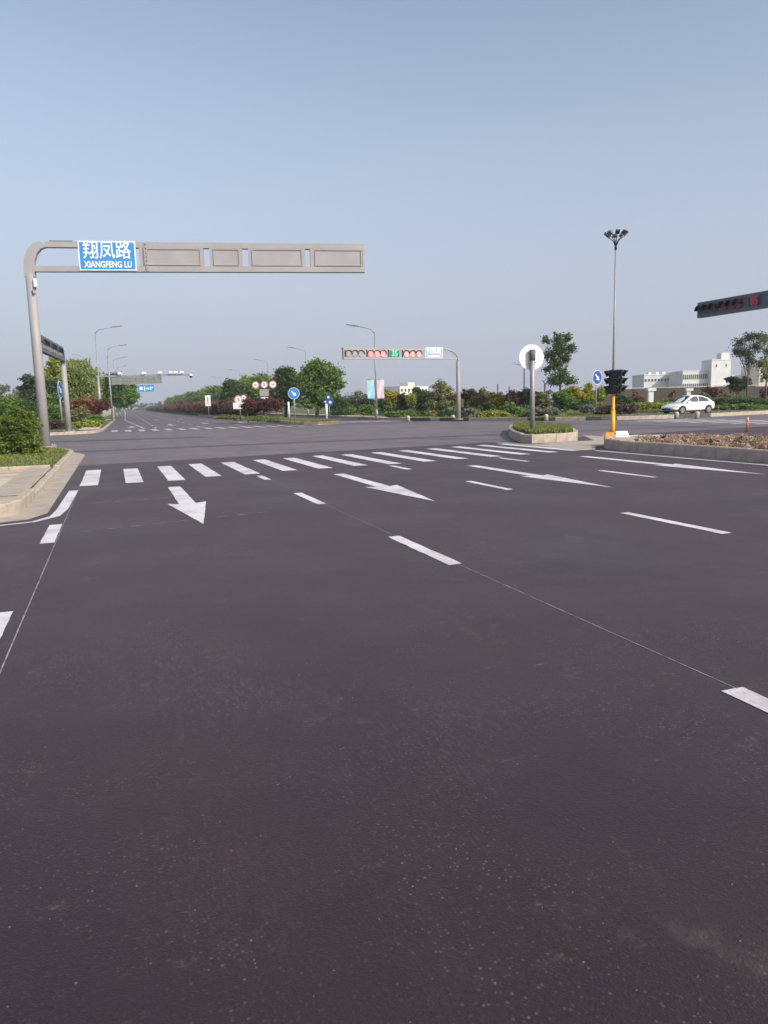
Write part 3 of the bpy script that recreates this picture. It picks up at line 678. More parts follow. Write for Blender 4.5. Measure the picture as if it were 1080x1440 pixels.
for k_, dy in enumerate((-.14, .14)):
    f_ = MB().box((fl - .05, min(dy, dy * 1.12), zb - .15 + .02), (fl + .05, max(dy, dy * 1.12), zt - .15 - .02)).build('joint_flange', GPAN, gl)
    bt = MB().tube([(0, dy * 1.12, 0), (0, dy * 1.3, 0)], .022, 6).mesh('bolt', DARKM)
    for j_ in range(7): put('bolt', bt, f_, (fl, 0, zb - .15 + .1 + j_ * (th - .2) / 6))
MB().box((.17, -.26, zb - .15 - .62), (.27, -.1, zb - .15 - .3)).build('junction_box', WHITE, gl)
MB().tube([(.1, -.2, zb - .9), (.16, -.24, zb - 1.05)], .05, 8).build('cable_gland', GALV, gl)
MB().box((X(93) - .6, -.03, zt - .15), (X(93) + .3, .03, zt - .15 + .05)).build('cable_cover', DARKM, gl)

# gantry across the junction, signals facing the camera
rb = ground(645, 590, .2); rzb = ztop(rb, 505.5); rzt = ztop(rb, 490)
e = ground(482, 505.5, rzb); rd = (e - rb).to_2d().normalized()
Y = lambda px: along(rb, rd, (rzb + rzt) / 2, px)
def pale_sign(root, s0, s1, z):
    z0, z1 = z(rzb) + .1, z(rzt) + .05; y = .14
    s = MB().box((s0, y - .03, z0), (s1, y, z1)).build('street_sign', PWHITE, root)
    MB().box((s0 + .03, y + .0005, z0 + .03), (s1 - .03, y + .006, z1 - .03)).build('blue_field', PALEB, s)
    H = z1 - z0
    text('street_name', '翔凤路', H * .62, WHITE, s, ((s0 + s1) / 2, y + .012, z0 + H * .64), (0, 1, 0), .008, fit=(s1 - s0) * .84)
    text('street_name_latin', 'XIANGFENG LU', H * .22, WHITE, s, ((s0 + s1) / 2, y + .012, z0 + H * .17), (0, 1, 0), .01, fit=(s1 - s0) * .7)
gr = gantry('grey signal gantry across the junction with red lamps and a green countdown', 'signal gantry', rb, rd, Y(482), rzb, rzt - rzb, .26,
       [(Y(511), Y(485), 'lens'), (Y(542), Y(516), 'red'), (Y(561), Y(546.5), 'digits', None, '35', PANG, DIGG), (Y(592), Y(566), 'pink'), (Y(621), Y(597), 'sign', pale_sign)],
       face=1, pole_r=.165, curve=Y(623), z0=.2, pipe=.055)
# fix order: items run outwards from the pole
# gantry on the far left, seen along its arm
lb = ground(97, 607, .17); lzb = ztop(lb, 508); lzt = ztop(lb, 489)
ld = (-.07, -1); LL = along(lb, ld, 6., 47)
gantry('grey signal gantry beyond the left side street seen obliquely along its arm', 'signal gantry', lb, ld, LL, lzb, lzt - lzb, .3,
       [(1.5, 3.2, 'lens', SLATE), (4.2, 6.4, 'lens', SLATE), (7.2, 9.4, 'lens', SLATE), (10.2, min(12.4, LL - .3), 'lens', SLATE)], face=1, body=SLATE, pole_r=.2, curve=.9, z0=.17, pole_m=GANT)
# dark gantry entering from the right edge, arm along the road
nz0, nz1 = 6.0, 6.0
t0 = ground(983, 447.5, 6.0); 
nd = Vector((-.02, 1)).normalized(); nb = Vector((t0.x + .02 * 16, t0.y - 16))
thn = .86
def N(px): return along(nb, nd, 6.4, px)
gn = gantry('dark signal gantry entering from the right edge with a red countdown', 'signal gantry', (nb.x, nb.y), nd, 16.0, 6.0, thn, .3,
       [(N(1011.5), N(984), 'lens', SLATE, 'dk'), (N(1047), N(1017), 'dull', SLATE, 'dk'), (N(1072.5), N(1055), 'digits', SLATE, '85', BLACK, DIGR), (2.5, N(1085), 'dull', SLATE, 'dk')],
       face=1, body=SLATE, pole_r=.22, curve=1.3, z0=0)

MB().box((1.4, -.10, 6.0 + thn * .19), (15.9, .10, 6.0 + thn * .81)).build('backing_plate', SLATE, gn)
# ------------------------------------------------------------------ lamps and masts
def street_lamp(base, ztip, reach, label, group=None, banners=False, side=-1, r=.085, facing=0.):
    root = empty('street_lamp', base, facing, label, 'street lamp', group)
    H = ztip - base[2]
    MB().tube([(0, 0, 0), (0, 0, H * .5), (0, 0, H - .55)], [r, r * .8, r * .6], 10).tube([(0, 0, 0), (0, 0, .9)], [r * 1.5, r * 1.35], 10).build('pole', GALV, root)
    MB().tube([(0, 0, H - .6), (side * reach * .15, 0, H - .28), (side * reach * .5, 0, H - .1), (side * reach * .75, 0, H - .02)], [r * .6, r * .5, r * .42, r * .4], 8).build('arm', GALV, root)
    h = MB(); xa, xb = side * reach * .72, side * reach * 1.22
    prof = [(0, .06), (.3, .13), (.7, .12), (1, .05)]
    for (t0, w0), (t1, w1) in zip(prof, prof[1:]):
        x0, x1 = xa + (xb - xa) * t0, xa + (xb - xa) * t1; z0_, z1_ = H - .02 + t0 * .14, H - .02 + t1 * .14
        h.quad((x0, -w0, z0_), (x1, -w1, z1_), (x1, w1, z1_), (x0, w0, z0_)); h.quad((x0, -w0, z0_), (x0, 0, z0_ + .09), (x1, 0, z1_ + .07), (x1, -w1, z1_)); h.quad((x0, w0, z0_), (x1, w1, z1_), (x1, 0, z1_ + .07), (x0, 0, z0_ + .09))
    ho = h.build('lamp_head', SLATE, root); MB().box((min(xa, xb) + .2, -.08, H - .03), (max(xa, xb) - .15, .08, H + .0)).build('lens', LAMPM, ho)
    if banners:
        for k, (x0, x1, M, nm) in enumerate(((-.72, -.1, BANC, 'cyan banner'), (.1, .66, BANP, 'pink and white banner'))):
            zt_, zb_ = banners; f = MB(); n = 6
            for i in range(n):
                for j in range(4):
                    g = lambda a, c: (x0 + (x1 - x0) * a / 4 + .02 * math.sin(c * 1.3), .02 * math.sin(a * 1.7 + c) + .02, zt_ + (zb_ - zt_) * c / n)
                    f.quad(g(j, i), g(j + 1, i), g(j + 1, i + 1), g(j, i + 1), smooth=True)
            bo = f.build('banner', M, root); bo['label'] = nm
            MB().tube([(0, 0, zt_ + .03), (x1 if k else x0, 0, zt_ + .03)], .018, 6).build('banner_rod', GALV, bo)
            MB().tube([(0, 0, zb_ - .03), (x1 if k else x0, 0, zb_ - .03)], .018, 6).build('banner_rod', GALV, bo)
    return root
bb = ground(530, 591, .2)
street_lamp(bb, ztop(bb, 458), 1.9, 'tall street lamp with a cyan and a pink banner beside the junction', banners=(ztop(bb, 534) - .2, ztop(bb, 560) - .2), facing=-YAW)
lamps_r = [(23.9, 98), (24.2, 128), (24.6, 163), (24.8, 200)]
for i, (u, v) in enumerate(lamps_r):
    p = bend(u, v); street_lamp(Vector((*p, .2)), 9.0 if i == 0 else 9.3, 2.0, ('street lamp rising above the two big round trees', 'street lamp behind the three round warning signs', 'street lamp above the far median tree row', 'farthest street lamp above the median tree row')[i], 'street lamps along the far right pavement')
for i, (px, D, py, lb_) in enumerate(((144, 78, 460, 'nearest left street lamp with long arm above the willow'), (159, 108, 486, 'second left street lamp with arm over the road'), (165, 136, 503, 'third left street lamp above the pruned trees'), (169, 165, 515, 'farthest left street lamp, tiny above the trees'))):
    p = stand(px, D, .17); street_lamp(p, ztop(p, py), (2.2, 2.2, 2.0, 1.8)[i], lb_, 'street lamps on the left verge', side=1, r=.085)
p = stand(124, 150, .17); street_lamp(p, ztop(p, 499), 1.6, 'street lamp head peeping over the willow crown', side=-1)
# high mast with floodlights
mb_ = ground(861.5, 584, .2); mh = ztop(mb_, 352)
mast = empty('floodlight_mast', mb_, 0, 'tall floodlight mast behind the yellow signal post', 'floodlight mast')
MB().tube([(0, 0, 0), (0, 0, mh * .5), (0, 0, mh)], [.11, .08, .05], 12).build('pole', GALV, mast)
MB().tube([(0, 0, mh - .15), (0, 0, mh + .15)], [.1, .1], 12).build('collar', DARKM, mast)
for k in range(8):
    a = 2 * math.pi * k / 8 + .3; d = Vector((math.cos(a), math.sin(a), 0)); R0 = .72
    t = Vector((0, 0, mh)) + d * R0 + Vector((0, 0, 1.0)); 
    ar = MB().tube([(0, 0, mh), Vector((0, 0, mh + .5)) + d * .2, t - Vector((0, 0, .15))], [.04, .03, .022], 6).build('bracket', DARKM, mast)
    f = MB(); s = d.cross(up).normalized() * .15; n = (d * .6 - up * .8).normalized() * .08; w = (d * .8 + up * .6).normalized() * .16
    P = [t - w - s, t - w + s, t + w + s, t + w - s]; Q = [c - n + w * 0 for c in P]
    f.quad(*Q); f.quad(*reversed([c + n for c in P]))
    for i in range(4): f.quad(P[i] + n, P[(i + 1) % 4] + n, Q[(i + 1) % 4], Q[i])
    f.build('floodlight', DARKM if k % 4 else SLATE, mast)
# camera pole in the planting
cb = stand(737, 70, .2); ch_ = ztop(cb, 516)
cp = empty('camera_pole', cb, -YAW, 'slim camera pole standing in the shrubs left of the white disc', 'camera pole')
MB().tube([(0, 0, 0), (0, 0, ch_)], [.09, .06], 8).build('pole', GALV, cp)
MB().tube([(0, 0, ch_ - .1), (-.9, 0, ch_ + .1)], .03, 6).build('arm', GALV, cp)
MB().box((-1.1, -.15, ch_ + .05), (-.75, .15, ch_ + .25)).build('camera', WHITE, cp)
MB().box((.03, -.12, 1.1), (.3, .12, 1.6)).build('control_box', WHITE, cp)
MB().box((-.5, -.09, ch_ + .1), (-.3, .09, ch_ + .3)).build('camera', WHITE, cp)

# ------------------------------------------------------------------ round signs
def rot_for(p, extra=0.): return -YAW + extra
def sign_post(name, label, cat, base, ztop_, r=.045, M=GALV, rz=None):
    root = empty(name, base, -YAW if rz is None else rz, label, cat)
    MB().tube([(0, 0, 0), (0, 0, ztop_ - base[2])], r, 10).build('post', M, root)
    return root
def keep_right(root, zc, r, M):
    d = MB().disc((0, -.075, zc), r, .02).build('sign_plate', WHITE, root)
    MB().disc((0, -.089, zc), r * .93, .006).build('blue_field', M, d)
    a = MB(); c = math.cos(-math.pi / 4); s = math.sin(-math.pi / 4); y = -.095
    for poly in (((-.58, -.11), (.05, -.11), (.05, .11), (-.58, .11)), ((.05, -.36), (.62, 0), (.05, .36))):
        a.quad(*[(r * (px * c - pz * s), y, zc + r * (px * s + pz * c)) for px, pz in poly])
    a.build('arrow', WHITE, d)
    MB().box((-.06, -.066, zc - r * .4), (.06, -.03, zc - r * .3)).build('clamp', GALV, d)
db = ground(748.5, 609, .3); z1, z0 = ztop(db, 484), ztop(db, 520.5); zc = (z0 + z1) / 2 - .3; rr = (z1 - z0) / 2
bs = empty('round_sign', db, -YAW + .12, 'large blank white back of a round sign on a grey post in the grassy island', 'road sign')
MB().tube([(0, 0, -.05), (0, 0, zc + .25)], .095, 14).build('post', GALV, bs)
MB().tube([(0, 0, zc - .12), (0, 0, zc + .29)], .115, 14).build('post_sleeve', SLEEVE, bs)
MB().disc((0, .128, zc), rr, .02, n=40).build('sign_plate', PWHITE, bs)
MB().disc((0, .142, zc), rr * .97, .006, (0, 1, 0), n=40).build('sign_face', BLUE, bs)
for dz in (-.2, .2): MB().box((-.14, -.02, zc + dz - .025), (.14, .117, zc + dz + .025)).build('clamp', GALV, bs)
kb = stand(838, 63, .2); 
if True:
    s = sign_post('keep_right_sign', 'dark blue keep right arrow sign left of the yellow signal post', 'road sign', kb, ztop(kb, 522), .06, rz=-YAW + .62)
    za, zb2 = ztop(kb, 520.5), ztop(kb, 541); keep_right(s, (za + zb2) / 2 - .2, (za - zb2) / 2, DBLUE)
kb = ground(415, 594, .22); s = sign_post('keep_right_sign', 'bright blue keep right sign on the tip of the far median', 'road sign', kb, ztop(kb, 549), .06)
za, zb2 = ztop(kb, 545), ztop(kb, 561.5); keep_right(s, (za + zb2) / 2 - .22, (za - zb2) / 2, BLUE)
# blue sign edge-on by the left gantry
kb = stand(88, 62, .17); s = sign_post('narrow_sign', 'narrow deep blue sign seen edge-on beside the far left gantry pole', 'road sign', kb, ztop(kb, 536), .075, rz=-YAW + 1.72)
za, zb2 = ztop(kb, 536) - .17, ztop(kb, 560) - .17; keep_right(s, (za + zb2) / 2, (za - zb2) / 2, DBLUE)
# white panel on the median
kb = stand(294, 98, .22); s = sign_post('panel_sign', 'small white rectangular sign above the far left end of the red hedge', 'road sign', kb, ztop(kb, 557), .05)
za, zb2 = ztop(kb, 556) - .22, ztop(kb, 571) - .22
pl = MB().box((-.35, -.08, zb2), (.35, -.05, za)).build('sign_plate', WHITE, s); MB().box((-.06, -.09, zb2 + .25), (.05, -.081, za - .25)).build('dark_mark', SLATE, pl)
# speed-limit signs
kb = stand(338.5, 74, .22); s = sign_post('speed_sign', 'two overlapping round red rimmed signs over a white panel on the far median', 'road sign', kb, ztop(kb, 557), .06)
def ring(root, x, zc, r, mark=None, M=PINKR):
    d = MB().disc((x, -.075, zc), r, .02).build('sign_plate', M, root); MB().disc((x, -.088, zc), r * .74, .006).build('white_field', WHITE, d)
    if mark: text('sign_mark', mark, r * 1.1, SLATE, d, (x, -.094, zc), (0, -1, 0), .01)
    else: MB().box((x - r * .35, -.096, zc - r * .15), (x + r * .35, -.0915, zc + r * .2)).build('dark_mark', MATS['sign_faded_red'], d)
z_ = ztop(kb, 562) - .22
ring(s, -.1, z_, .42, '5'); ring(s, .42, z_ + .18, .28)
pz = ztop(kb, 575) - .22; MB().box((-.65, -.09, pz), (.55, -.06, pz + .62)).build('text_panel', WHITE, s)
kb = stand(374, 84, .22); s = sign_post('ban_sign', 'three round red rimmed signs in a row above the red shrubs', 'road sign', kb, ztop(kb, 541), .06)
z_ = ztop(kb, 541) - .22
MB().box((-1.2, -.055, z_ - .04), (1.2, -.025, z_ + .04)).build('cross_bar', GALV, s)
ring(s, -.95, z_, .40); ring(s, 0, z_, .40, '5'); ring(s, .95, z_, .42)
pz = ztop(kb, 557) - .22; MB().box((-.55, -.09, pz), (.45, -.06, pz + .75)).build('grey_panel', GPAN, s)
pz = ztop(kb, 564) - .22; MB().box((-.45, -.09, pz), (.5, -.06, pz + .42)).build('text_panel', WHITE, s)
kb = stand(463.5, 76, .2); s = sign_post('blue_sign', 'pair of small dark blue signs under the right hand round tree', 'road sign', kb, ztop(kb, 557), .05)
z_ = ztop(kb, 560) - .2
for x, zz, r in ((-.05, z_ + .1, .30), (.12, z_ - .4, .34), (-.35, z_ - .35, .22)):
    d = MB().disc((x, -.07 - r * .05, zz), r, .015).build('sign_plate', DBLUE, s); MB().disc((x, -.085 - r * .05, zz), r * .4, .004).build('white_mark', WHITE, d)
kb = stand(459.5, 75, .2); s = sign_post('white_post', 'short thick white post beside the pair of small blue signs', 'post', kb, ztop(kb, 568), .11, WHITE)
for px, dd, tp in ((406.5, 88, 565), (399, 96, 567)):
    kb = stand(px, dd, .2); sign_post('white_post', 'white post %s the keep right sign of the far median' % ('just left of' if px > 402 else 'farther left of'), 'post', kb, ztop(kb, tp), .11, WHITE)

# ------------------------------------------------------------------ signal post on the median nose
yb = ground(861.5, 614, .31)
ys = empty('signal_post', (yb.x, yb.y, .30), -YAW, 'yellow post with a cluster of dark signal heads on the nose of the right median', 'traffic signal')
ht = ztop(yb, 553) - .3; hm = ztop(yb, 577) - .3; h2 = ztop(yb, 520) - .3
MB().tube([(0, 0, 0), (0, 0, hm)], [.072, .072], 14).build('lower_post', YEL, ys)
MB().tube([(0, 0, hm), (0, 0, hm + .04), (0, 0, ht + .15)], [.072, .052, .05], 14).build('upper_post', YEL, ys)
MB().tube([(0, 0, ht), (0, 0, h2 - .05)], .045, 10).build('inner_post', DARKM, ys)
HH = h2 - ht
def head(a, off_, tilt=0, zz=0):
    off_ = (off_[0] * .68, off_[1] * .8); R_ = Matrix.Rotation(a, 4, 'Z') @ Matrix.Rotation(tilt, 4, 'Y')
    T = Matrix.Translation((off_[0] + .07, off_[1], ht + zz)) @ R_
    b = MB(); b.box((-.115, -.07, .02), (.115, .07, HH), T); h = b.build('signal_head', BLACK, ys, .02)
    for k in range(3):
        cz = .02 + (HH - .02) * (k + .5) / 3; r = HH / 7.5
        l = MB().tube([T @ Vector((0, -.072, cz)), T @ Vector((0, -.095, cz))], r, 16).build('signal_lens', LENSDK, h)
        v = MB(); n = 10
        for q in range(n):
            t0, t1 = math.radians(-35 + 250 * q / n), math.radians(-35 + 250 * (q + 1) / n); R0 = r * 1.2
            g = lambda t, y, dz: T @ Vector((R0 * math.cos(t), y, cz + R0 * math.sin(t) + dz))
            ln = lambda t: -.07 - .22 * (0.45 + .55 * max(0, math.sin(t)))
            v.quad(g(t0, -.07, 0), g(t1, -.07, 0), g(t1, ln(t1), -.03), g(t0, ln(t0), -.03), smooth=True)
        vo = v.build('visor', VISOR, h); sd = vo.modifiers.new('thick', 'SOLIDIFY'); sd.thickness = .014
head(math.radians(80), (.16, -.03)); head(math.radians(-78), (-.17, .02)); head(math.radians(-14), (-.13, -.17)); head(math.radians(172), (.0, .2)); head(math.radians(38), (.06, -.20))
MB().box((-.24, -.05, ht - .02), (.24, .05, ht + .04)).build('bracket', BLACK, ys); MB().box((-.24, -.04, h2 - .08), (.24, .04, h2 - .03)).build('bracket', BLACK, ys)
MB().box((-.27, -.06, ht + .02), (-.17, .06, ht + .16)).build('side_lamp', DARKM, ys)
cbx = empty('control_case', (yb.x + .02, yb.y - .02, .305), -YAW, 'orange and white slanted case round the foot of the yellow signal post', 'control case')
def slab(x0, x1, y0, y1, h, fr, M, nm):
    b = MB(); P = [(x0, y0, 0), (x1, y0, 0), (x1, y1, 0), (x0, y1, 0)]; Q = [(x0 + .04, y0 + fr, h), (x1 - .04, y0 + fr, h), (x1 - .04, y1, h), (x0 + .04, y1, h)]
    b.quad(*reversed(P)); b.quad(*Q)
    for i in range(4): b.quad(P[i], P[(i + 1) % 4], Q[(i + 1) % 4], Q[i])
    return b.build(nm, M, cbx)
slab(-.36, -.02, -.30, -.11, .16, .10, ORA, 'orange_case'); w_ = slab(-.015, .44, -.30, -.11, .19, .10, PWHITE, 'white_case')
MB().quad((.04, -.286, .03), (.38, -.286, .03), (.37, -.216, .145), (.05, -.216, .145)).build('dark_panel', DARKM, w_)
slab(-.30, .36, .11, .3, .10, .02, PWHITE, 'rear_case')

# orange delineator post
pb = ground(1050.5, 607)
dp = empty('delineator_post', pb, 0, 'slim orange delineator post with a pale reflective top on the right carriageway', 'delineator')
hh = ztop(pb, 585)
MB().tube([(0, 0, 0), (0, 0, .03)], [.11, .1], 14).build('foot', BLACK, dp)
MB().tube([(0, 0, .03), (0, 0, hh * .68)], .042, 12).build('tube', POSTO, dp); MB().tube([(0, 0, hh * .68), (0, 0, hh * .92)], .043, 12).build('reflective_band', REFL, dp); MB().tube([(0, 0, hh * .92), (0, 0, hh)], [.043, .03], 12).build('cap', POSTO, dp)
# bollards by the far kerb
for px, lab in ((951, 'short stone bollard in front of the front wheel of the white car'), (980, 'short stone bollard in front of the rear of the white car'), (574, 'short pale kerb bollard near the banner lamp'), (637, 'short pale kerb bollard at the foot of the far signal gantry'), (768, 'short pale kerb bollard right of the white disc sign')):
    k = ground(px, 589 if px > 900 else (592 if px > 600 else 593)); 
    b = MB(); b.tube([(0, 0, 0), (0, 0, .30), (0, 0, .36), (0, 0, .46), (0, 0, .5)], [.16, .15, .17, .15, .08], 14)
    o = b.build('stone_bollard', KERBP); o.location = (k.x, k.y, -.01); tag(o, lab, 'bollard', 'stone bollards along the far kerb')

# ------------------------------------------------------------------ far gantry with cameras
fb = stand(143, 78, .17); fz = ztop(fb, 530.5)
fg = empty('camera_gantry', fb, math.atan2(-math.sin(YAW) * .55, 1), 'long thin camera gantry over the far road with a mesh board and a blue sign', 'camera gantry')
MB().tube([(0, 0, 0), (0, 0, fz)], [.16, .13], 10).build('pole', GALV, fg)
ex = 9.3
MB().box((0, -.06, fz - .17), (ex, .06, fz)).build('arm', GALV, fg)
f2 = MB(); 
for k in range(9): f2.box((1.3 + k * .62, -.03, fz - .95), (1.34 + k * .62, .03, fz - .2))
for k in range(6): f2.box((1.3, -.025, fz - .95 + k * .15), (6.3, .025, fz - .93 + k * .15))
f2.build('mesh_board', GALV, fg)
MB().box((1.3, .035, fz - .95), (6.3, .05, fz - .22)).build('board_backing', mat('board_grey_green', (.30, .33, .31), .7, scale=2), fg)
bl_ = MB().box((3.9, -.11, fz - 1.75), (5.5, -.07, fz - 1.05)).build('blue_sign', BLUE, fg)
for x0, x1, za_, zb_ in ((4.05, 4.35, .2, .5), (4.5, 4.6, .12, .58), (4.72, 5.0, .25, .4), (5.1, 5.2, .15, .55), (5.25, 5.4, .35, .45)): MB().box((x0, -.12, fz - 1.75 + za_), (x1, -.111, fz - 1.75 + zb_)).build('white_mark', WHITE, bl_)
for x in (2.2, 4.6, 6.2, 7.3, 7.8, 8.4):
    c = MB().box((x - .18, -.3, fz + .08), (x + .18, .22, fz + .28)).build('camera', WHITE, fg); MB().tube([(x, 0, fz - .0), (x, 0, fz + .09)], .03, 6).build('bracket', GALV, c)
MB().tube([(ex, 0, fz), (ex, 0, fz - .12), (ex, 0, fz - .22)], [.05, .2, .2], 12).build('dome_housing', WHITE, fg); MB().tube([(ex, 0, fz - .22), (ex, 0, fz - .36), (ex, 0, fz - .42)], [.17, .13, .04], 12).build('dome_lens', BLACK, fg)
fb2 = stand(158.5, 96, .17); lp = sign_post('lattice_pole', 'slim pale pole just right of the camera gantry pole', 'pole', fb2, ztop(fb2, 500), .10)

# ------------------------------------------------------------------ car
def car(p, rz):
    root = empty('parked_car', p, rz, 'white hatchback stopped behind the far kerb, facing left', 'car')
    st = [(-2.18, .62, .42, .86), (-2.10, .78, .30, .98), (-1.8, .86, .24, 1.02), (-1.2, .89, .22, .98), (-.4, .90, .20, .93), (.5, .90, .20, .90), (1.0, .895, .20, .88), (1.5, .87, .22, .80), (1.9, .80, .26, .70), (2.1, .68, .30, .60), (2.2, .50, .36, .50)]
    b = MB(); sec = lambda x, w, zl, zt: [(x, -w * .86, zl), (x, -w, zl + .1), (x, -w, (zl + zt) / 2 + .05), (x, -w * .95, zt - .07), (x, -w * .80, zt), (x, 0, zt + .035), (x, w * .80, zt), (x, w * .95, zt - .07), (x, w, (zl + zt) / 2 + .05), (x, w, zl + .1), (x, w * .86, zl)]
    for s in st: b.v += sec(*s)
    n = 11
    for i in range(len(st) - 1):
        for j in range(n):
            k = i * n; b.f.append((k + j, k + (j + 1) % n, k + n + (j + 1) % n, k + n + j)); b.sm.append(True)
    b.f.append(tuple(reversed(range(n)))); b.f.append(tuple(range((len(st) - 1) * n, len(st) * n))); b.sm += [True, True]
    b.f = [tuple(reversed(f)) for f in b.f]
    bo = b.build('body', CARW, root); sd = bo.modifiers.new('sub', 'SUBSURF'); sd.levels = sd.render_levels = 2
    B = [(-2.02, .74, .93), (1.12, .80, .86)]; T = [(-1.05, .58, 1.43), (.18, .60, 1.45)]
    c = MB(); xs = [(-2.05, .70, .92), (-1.55, .645, 1.26), (-1.05, .60, 1.41), (-.45, .605, 1.475), (.15, .60, 1.45), (.65, .67, 1.18), (1.15, .76, .88)]
    for x, w, zt in xs: 
        zl = .86; c.v += [(x, -.80 + (0 if abs(x) < 1.9 else .06), zl), (x, -w, max(zt - .05, zl)), (x, -w * .82, zt), (x, 0, zt + .03), (x, w * .82, zt), (x, w, max(zt - .05, zl)), (x, .80 - (0 if abs(x) < 1.9 else .06), zl)]
    for i in range(len(xs) - 1):
        for j in range(6): k = i * 7; c.f.append((k + j, k + 7 + j, k + 8 + j, k + 1 + j)); c.sm.append(True)
    co_ = c.build('roof', CARW, root)
    def g(poly, nm='window'):
        q = MB(); q.quad(*poly); return q.build(nm, CARG, root)
    def side(x, z, s):         # point on the cabin side, slightly proud
        w0 = .80
        ws = np.interp(x, [a[0] for a in xs], [a[1] for a in xs]); zt = np.interp(x, [a[0] for a in xs], [a[2] for a in xs]) - .05
        t = min(1, max(0, (z - .86) / max(zt - .86, .01))); return (x, s * (w0 + (ws - w0) * t + .012), z)
    for s in (-1, 1):
        F = [side(.10, 1.36, s), side(.86, .945, s), side(-.38, .95, s), side(-.38, 1.385, s)]; Rr = [side(-.46, 1.385, s), side(-.46, .955, s), side(-1.35, .985, s), side(-1.62, 1.04, s), side(-1.02, 1.32, s)]
        g(F if s < 0 else list(reversed(F))); g(Rr if s < 0 else list(reversed(Rr)))
        MB().box((.70, s * .86 - .07, .90), (.86, s * .86 + .07, 1.01)).build('mirror', CARW, root, .02)
        for x in (1.36, -1.34):
            w = MB().tube([(x, s * .72, .315), (x, s * .905, .315)], [.315, .315], 24); wo_ = w.build('wheel', TYRE, root)
            MB().tube([(x, s * .90, .315), (x, s * .913, .315)], .21, 20).build('rim', RIM, wo_)
            a = MB(); nn = 14
            for q in range(nn):
                t0, t1 = math.pi * q / nn, math.pi * (q + 1) / nn
                pt = lambda r, t: (x + r * math.cos(t), s * .908, .315 + r * math.sin(t))
                a.quad(pt(.325, t0), pt(.385, t0), pt(.385, t1), pt(.325, t1))
            a.build('wheel_arch', BLACK, root)
        MB().box((-.45, s * .9 - .006, .45), (-.435, s * .9 + .006, .9)).build('door_seam', SLATE, root)
        MB().box((-.75, s * .905 - .01, .80), (-.6, s * .905 + .014, .83)).build('door_handle', CARW, root)
        hl = MB().quad((1.72, s * .84, .66), (2.05, s * .68, .62), (2.13, s * .62, .54), (1.80, s * .845, .56)); hl.build('headlight', LAMPM, root)
        MB().box((-2.16, s * .62 - .1, .72), (-2.06, s * .62 + .1, .88)).build('tail_light', RED, root)
    g([(1.10, -.66, .925), (1.10, .66, .925), (.24, .50, 1.435), (.24, -.50, 1.435)], 'windscreen'); g([(-1.98, .58, .96), (-1.98, -.58, .96), (-1.18, -.48, 1.385), (-1.18, .48, 1.385)], 'rear_window')
    MB().box((2.14, -.42, .36), (2.235, .42, .47)).build('grille', BLACK, root); MB().box((2.22, -.22, .40), (2.245, .22, .50)).build('number_plate', DBLUE, root)
    MB().box((-2.0, -.8, .17), (2.05, .8, .25)).build('underbody', BLACK, root)
    return root
cpos = stand(966.5, 57.6, .205)
car(cpos, math.radians(180 + 2)).scale = (.94, .96, .94)

# ------------------------------------------------------------------ buildings
def building(name, label, px0, px1, D, py_top, depth, M, rows, cols, z_w=(.55, .8), parapet=.4, wm=GLASSB, ph=None, skew=0., stripes=False):
    a = stand(px0, D, 0); c = stand(px1, D * (1 + skew), 0); a.z = c.z = 0; H = ztop(a, py_top); L = (c - a).to_2d().length; rz = math.atan2(c.y - a.y, c.x - a.x)
    root = empty(name, a, rz, label, 'building')
    w = MB().box((0, 0, -1), (L, depth, H)).build('wall', M, root)
    MB().box((-.15, -.15, H), (L + .15, depth + .15, H + parapet)).build('roof', M, root)
    top = H; n = rows; floor = 3.4
    me = {}
    for r in range(rows):
        zc = H - 1.9 - r * floor
        if zc < 1: break
        for k in range(cols):
            x0 = L * (k + .5) / cols; ww = L / cols * z_w[0]; hw = z_w[1]
            if 'w' not in me:
                m_ = MB(); m_.box((-ww / 2, -.06, -hw), (ww / 2, .02, hw)); me['w'] = m_.mesh('window', wm)
                m_ = MB(); m_.box((-ww / 2 - .08, -.14, -hw - .12), (ww / 2 + .08, .01, -hw)); me['s'] = m_.mesh('sill', M)
            wo_ = put('window', me['w'], root, (x0, 0, zc)); put('sill', me['s'], wo_)
    return root, L, H
b1, L, H = building('factory_building', 'low white factory block with small windows, leftmost of the right hand buildings', 905, 960, 300, 528, 14, BWHITE, 2, 12, (.6, .45))
for x in (2, 5, 7.5, 10, 13): MB().box((x, 1, H + .4), (x + 1.2, 2.2, H + 1.3)).build('roof_unit', BWHITE, b1)
b2, L, H = building('office_building', 'long white office block with rows of dark windows', 959, 1004, 285, 523, 14, BWHITE, 4, 16, (.62, .85))
b3, L, H = building('stair_tower', 'tall white stair tower rising above the office block', 999, 1026, 282, 507, 9, BWHITE, 1, 2, (.12, .5))
MB().box((L * .55, 1, H + .4), (L * .98, 5, H + 2.8)).build('roof_house', BWHITE, b3)
b4, L, H = building('office_wing', 'lower white wing with windows right of the stair tower', 1027, 1052, 290, 529, 12, BWHITE, 3, 8, (.62, .8))
b5, L, H = building('cream_building', 'cream building cut by the right edge behind a thin tree', 1066, 1120, 280, 514, 14, BCREAM, 3, 7, (.5, .8))
b6, L, H = building('distant_building', 'small white building peeping over the shrubs left of the far gantry pole', 563, 602, 420, 544, 14, BWHITE, 2, 8, (.5, .8), skew=.05)
MB().box((L * .38, 2, H + .4), (L * .62, 8, H + 2.6)).build('roof_house', BCREAM, b6)
